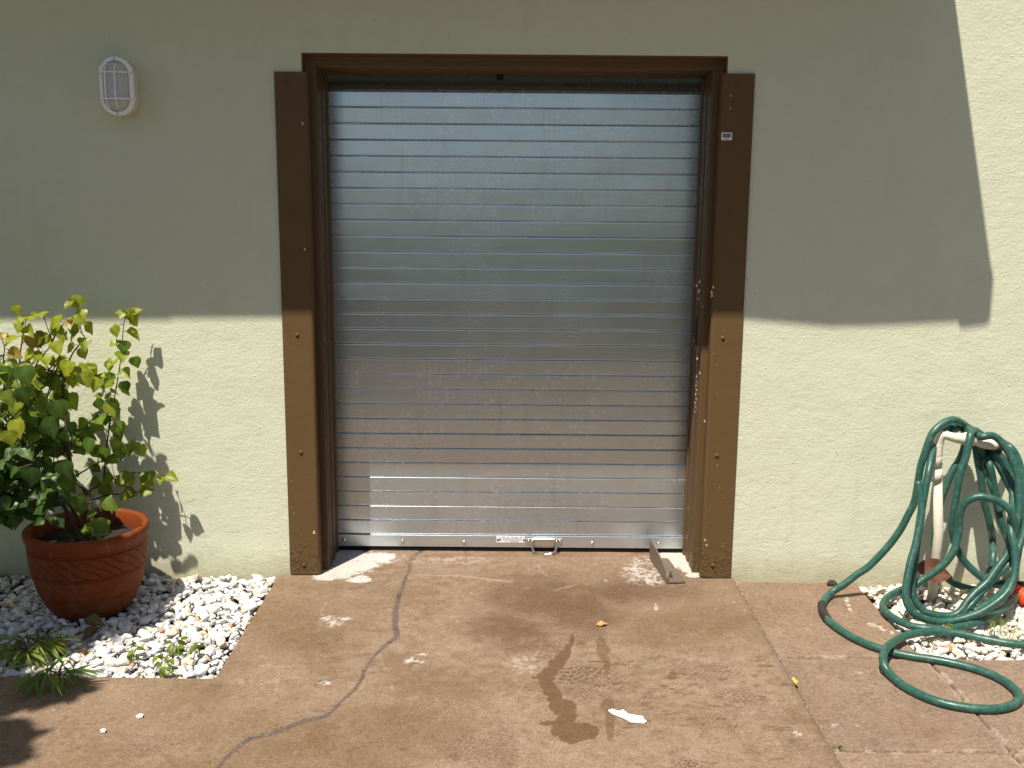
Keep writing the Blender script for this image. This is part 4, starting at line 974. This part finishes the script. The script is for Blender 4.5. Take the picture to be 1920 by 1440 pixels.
# ================================================================== HOSE RACK AND HOSE
CREAM = paint('cream_pipe_paint', (.62,.59,.47), (.72,.69,.57), .6, .0018, (.45,.36,.22), .4, .3)
rk = empty('hose_rack', (1.66, -.15, PZ), 'cream painted pipe stand holding the coiled green hose', 'hose stand')
RY = -.15; top = q(1765, 818, RY); bt = onZ(1730, 1114, PZ-.02); bt.y = RY
px_ = lambda py: bt.x + 0.0
m = MB(); m.tube([(bt.x+.002, RY, -.06), (bt.x+.008, RY, .25), (top.x-.010, RY, top.z-.09)], .0185, 20); m.build('post', CREAM, rk, True)
def axis_at(z): return Vector((bt.x+.002+(top.x-.010-bt.x-.002)*(z+.06)/(top.z-.09+.06), RY, z))
for (z0, z1, rad) in ((q(1748, 902, RY).z, q(1752, 880, RY).z, .0225), (q(1752, 876, RY).z, q(1754, 846, RY).z, .0205)):
    m = MB(); m.tube([axis_at(z0), axis_at((z0+z1)/2), axis_at(z1)], rad, 20); m.build('coupling', CREAM, rk, True)
m = MB(); bar_ = spline([axis_at(top.z-.10), axis_at(top.z-.05), q(1761, 826, RY-.004), q(1768, 815, RY-.012), q(1783, 819, RY-.014), q(1800, 822, RY-.012), q(1822, 824, RY-.008), q(1842, 832, RY-.002), q(1866, 834, RY+.02)], .012)
m.tube(bar_, [.019+.0025*math.sin(i*.55) + (.005 if 14 < i < 19 else 0) for i in range(len(bar_))], 18); m.build('crossbar', CREAM, rk, True)
m = MB(); e1 = q(1872, 836, RY+.03); e2 = q(1900, 846, -.02); m.tube([e1, e1.lerp(e2, .5), e2], [.013, .012, .012], 14); m.build('wall_pipe', CREAM, rk, True)
m = MB(); c_ = q(1868, 838, RY+.02); m.tube([c_, c_+Vector((.018, .012, -.004))], .020, 16); m.build('end_collar', flat('dark_metal', (.05,.045,.04), .5, .6), rk, True)

HG = Mat('green_rubber_hose', .36, spec=.5)
c = HG.mix(HG.noise(7, 5, .65), (.010,.062,.047), (.024,.098,.075)); c = HG.mix(HG.math('MULTIPLY', HG.ramp(HG.noise(55, 5, .75), [(.50, 0), (.72, 1)]), .6), c, (.12,.20,.17))
HG.col(c); HG.rgh(HG.ramp(HG.noise(30, 3), [(.3, .30), (.7, .50)])); HG.bump(HG.noise(70, 3), .0012, .6); HG.bump(HG.noise(260, 2), .0004, .6)
R_ = .0143
def gz_of(x): return (PZ if x > JX else 0)
def hose_pts(L):
    out = []
    for it in L:
        px, py, Y_ = it[:3]; lift = it[3] if len(it) > 3 else 0
        if Y_ != 'g':
            p = onY(px, py, Y_); base = gz_of(p.x) + R_ + .001
            if p.z < base: Y_ = 'g'
        if Y_ == 'g':
            p = onZ(px, py, gz_of(1.2 if px > 1400 else 0) + R_ + lift)
            if p.x > BX1 and p.y > BY1: p = onZ(px, py, PZ + R_ + lift + .010)
        out.append(p)
    return out
f = lambda a, b, Ya, Yb, ya, yb: Ya + (Yb-Ya)*min(1, max(0, (b-ya)/(yb-ya)))
STR = []
# outer strand, tape, ground loop, off to the right
o1 = [(1832,812,-.13),(1819,804,-.09),(1799,791,-.15),(1784,787,-.16),(1765,796,-.17),(1750,810,-.18),(1742,826,-.185),(1734,850,-.19),(1726,876,-.19),(1721,907,-.19),(1714,942,-.19),(1702,967,-.19),(1687,995,-.185),(1663,1027,-.18),(1629,1062,-.175),(1607,1077,-.17),(1582,1096,-.17),(1560,1110,'g',.012),(1547,1124,'g'),(1541,1138,'g'),(1544,1149,'g'),(1552,1162,'g'),(1570,1177,'g'),(1595,1193,'g'),(1626,1208,'g'),(1652,1217,'g'),(1674,1223,'g'),(1707,1230,'g'),(1770,1240,'g'),(1828,1254,'g'),(1874,1272,'g'),(1903,1293,'g'),(1911,1309,'g'),(1897,1323,'g'),(1862,1330,'g'),(1812,1327,'g'),(1753,1314,'g'),(1699,1289,'g'),(1668,1263,'g',.004),(1656,1240,'g',.028),(1662,1216,'g',.036),(1687,1197,'g',.02),(1720,1187,'g',.010),(1762,1184,'g',.010),(1803,1189,'g',.006),(1845,1198,'g'),(1887,1206,'g'),(1920,1209,'g'),(1960,1212,'g'),(2040,1205,'g')]
STR.append(o1)
def fr_(L, ya=-.20, yb=-.44): return [(a, b, f(a, b, ya, yb, 800, 1150)) for a, b in L]
# front big loop: right outer strand down, round the bottom, up the left side
STR.append([(1782,812,-.12),(1792,804,-.13),(1805,802,-.09),(1817,806,-.15),(1830,815,-.16)] + fr_([(1842,819),(1858,816),(1874,825),(1890,847),(1901,870),(1909,895),(1911,932),(1911,952),(1908,972),(1902,992),(1896,1017),(1886,1042),(1868,1067),(1850,1092),(1832,1108),(1815,1126),(1803,1143),(1790,1153),(1770,1155),(1742,1150),(1727,1141),(1715,1124),(1710,1105),(1711,1080),(1715,1050),(1720,1010),(1725,975),(1730,945),(1735,915),(1742,880)], -.18, -.40) + [(1750,840,-.16),(1760,815,-.09),(1772,801,-.12),(1790,797,-.11),(1806,803,-.10)])
STR.append([(1806,806,-.12),(1830,820,-.12),(1860,820,-.11),(1880,830,-.12)] + fr_([(1893,838),(1903,850),(1912,872),(1919,900),(1924,940),(1922,985),(1911,1024),(1892,1056),(1867,1080),(1849,1099),(1835,1117),(1818,1137),(1801,1152)], -.13, -.40) + [(1790,1162,-.41)])
STR.append(fr_([(1721,902),(1724,920),(1727,938),(1728,961),(1724,986),(1716,1024),(1707,1055),(1701,1086),(1698,1110),(1700,1128),(1708,1144),(1723,1156),(1742,1163),(1767,1166),(1792,1163),(1817,1156),(1842,1146),(1867,1130),(1886,1113),(1898,1092),(1904,1065),(1903,1030)], -.22, -.47) + [(1895,990,-.34),(1899,940,-.22),(1895,900,-.16),(1880,860,-.13),(1856,836,-.11)])
# front strand over the crossbar and the small loop
STR.append([(1848,822,-.10),(1836,812,-.12),(1826,807,-.16),(1820,813,-.20),(1817,827,-.215),(1811,857,-.23),(1802,882,-.24),(1796,907,-.245),(1790,945,-.25),(1785,975,-.25),(1785,995,-.25),(1790,1017,-.25),(1800,1040,-.25),(1813,1058,-.255),(1832,1076,-.27),(1851,1090,-.28),(1868,1096,-.28),(1884,1092,-.27)])
STR.append([(1902,1010,-.34),(1903,985,-.35),(1897,962,-.35),(1888,951,-.345),(1874,941,-.335),(1855,934,-.33),(1836,931,-.32),(1817,937,-.31),(1805,949,-.30),(1799,968,-.295),(1798,985,-.295),(1796,1005,-.30),(1790,1028,-.31),(1777,1050,-.315),(1755,1071,-.315),(1730,1087,-.31),(1713,1099,-.31),(1692,1108,'g',.008),(1672,1115,'g',.004),(1659,1126,'g'),(1656,1139,'g'),(1667,1153,'g'),(1689,1166,'g'),(1714,1175,'g',.002),(1745,1179,'g',.004),(1780,1178,'g',.004),(1815,1172,'g',.004),(1850,1160,'g',.004),(1890,1135,'g',.006),(1912,1112,'g',.01)])
# strands at the back, close to the wall
STR.append([(1812,820,-.10),(1806,845,-.11),(1797,866,-.12),(1786,882,-.125),(1773,914,-.13),(1766,932,-.13),(1758,961,-.13),(1753,992,-.13),(1752,1024,-.13),(1757,1049,-.13),(1764,1066,-.13),(1776,1084,-.125),(1792,1095,-.12),(1811,1102,-.12),(1830,1105,-.13),(1850,1100,-.15),(1870,1085,-.18)])
STR.append([(1822,816,-.10),(1829,838,-.11),(1833,864,-.12),(1837,882,-.125),(1842,914,-.13),(1845,940,-.13),(1851,961,-.13),(1857,986,-.13),(1861,1011,-.09),(1862,1042,-.15),(1858,1067,-.17),(1850,1084,-.19),(1838,1100,-.22)])
STR.append([(1832,818,-.11),(1840,842,-.13),(1849,876,-.09),(1856,901,-.15),(1865,924,-.16),(1869,945,-.16),(1876,974,-.17),(1886,1001,-.18),(1893,1020,-.20),(1902,1050,-.24),(1903,1075,-.28),(1893,1098,-.33)])
STR.append([(1836,820,-.12),(1846,845,-.09),(1856,872,-.155),(1862,901,-.16),(1868,930,-.165),(1875,960,-.18)])
STR.append([(1840,820,-.12),(1854,842,-.09),(1868,864,-.15),(1883,892,-.16),(1896,918,-.17),(1905,938,-.18),(1914,965,-.20),(1915,1000,-.22),(1908,1040,-.26),(1900,1080,-.32),(1880,1110,-.37),(1855,1130,-.40),(1825,1147,-.42)])
hs = MB()
for L in STR: hs.tube(spline(hose_pts(L), .010), R_, 18)
hose = hs.build('garden_hose', HG.m, None, True)
tag(hose, 'dark green garden hose coiled over the pipe stand and looping onto the paving', 'hose')
TAPE = flat('black_tape', (.018,.018,.018), .5, sc_=80); m = MB()
P = spline(hose_pts([(1541,1133,'g'),(1541,1138,'g'),(1544,1149,'g'),(1552,1162,'g')]), .004)
m.tube(P, [R_+.0014+.0007*(i % 3 == 0) for i in range(len(P))], 18); m.build('tape_wrap', TAPE, hose, True)
nz = empty('hose_nozzle', onZ(1905, 1120, .02), 'orange plastic hose fitting on the pebbles at the right edge', 'nozzle')
ORG = flat('orange_plastic', (.75,.075,.012), .35, var=.15); m = MB()
a = onZ(1898, 1106, .012); b = onZ(1930, 1126, .012); m.tube([a, a.lerp(b, .3), a.lerp(b, .7), b], [.026, .030, .030, .024], 20); m.build('sleeve', ORG, nz, True)
m = MB()
for t_ in (.12, .3, .48, .66, .84): c_ = a.lerp(b, t_); m.tube([c_, c_.lerp(b, .04)], .0322, 20)
m.build('grip_ring', flat('dark_orange', (.45,.03,.008), .4), nz, True)
m = MB(); c_ = onZ(1880, 1098, .012); m.tube([c_, c_.lerp(a, .6)], .018, 16); m.build('inlet', ORG, nz, True)
m = MB(); m.tube(spline([onZ(1893, 1096, .0), onZ(1915, 1094, .0), onZ(1950, 1098, 0), onZ(2010, 1120, 0)], .02), .010, 12)
tag(m.build('drip_tube', BLACK, None, True), 'thin black tube lying along the wall behind the orange fitting', 'tube')
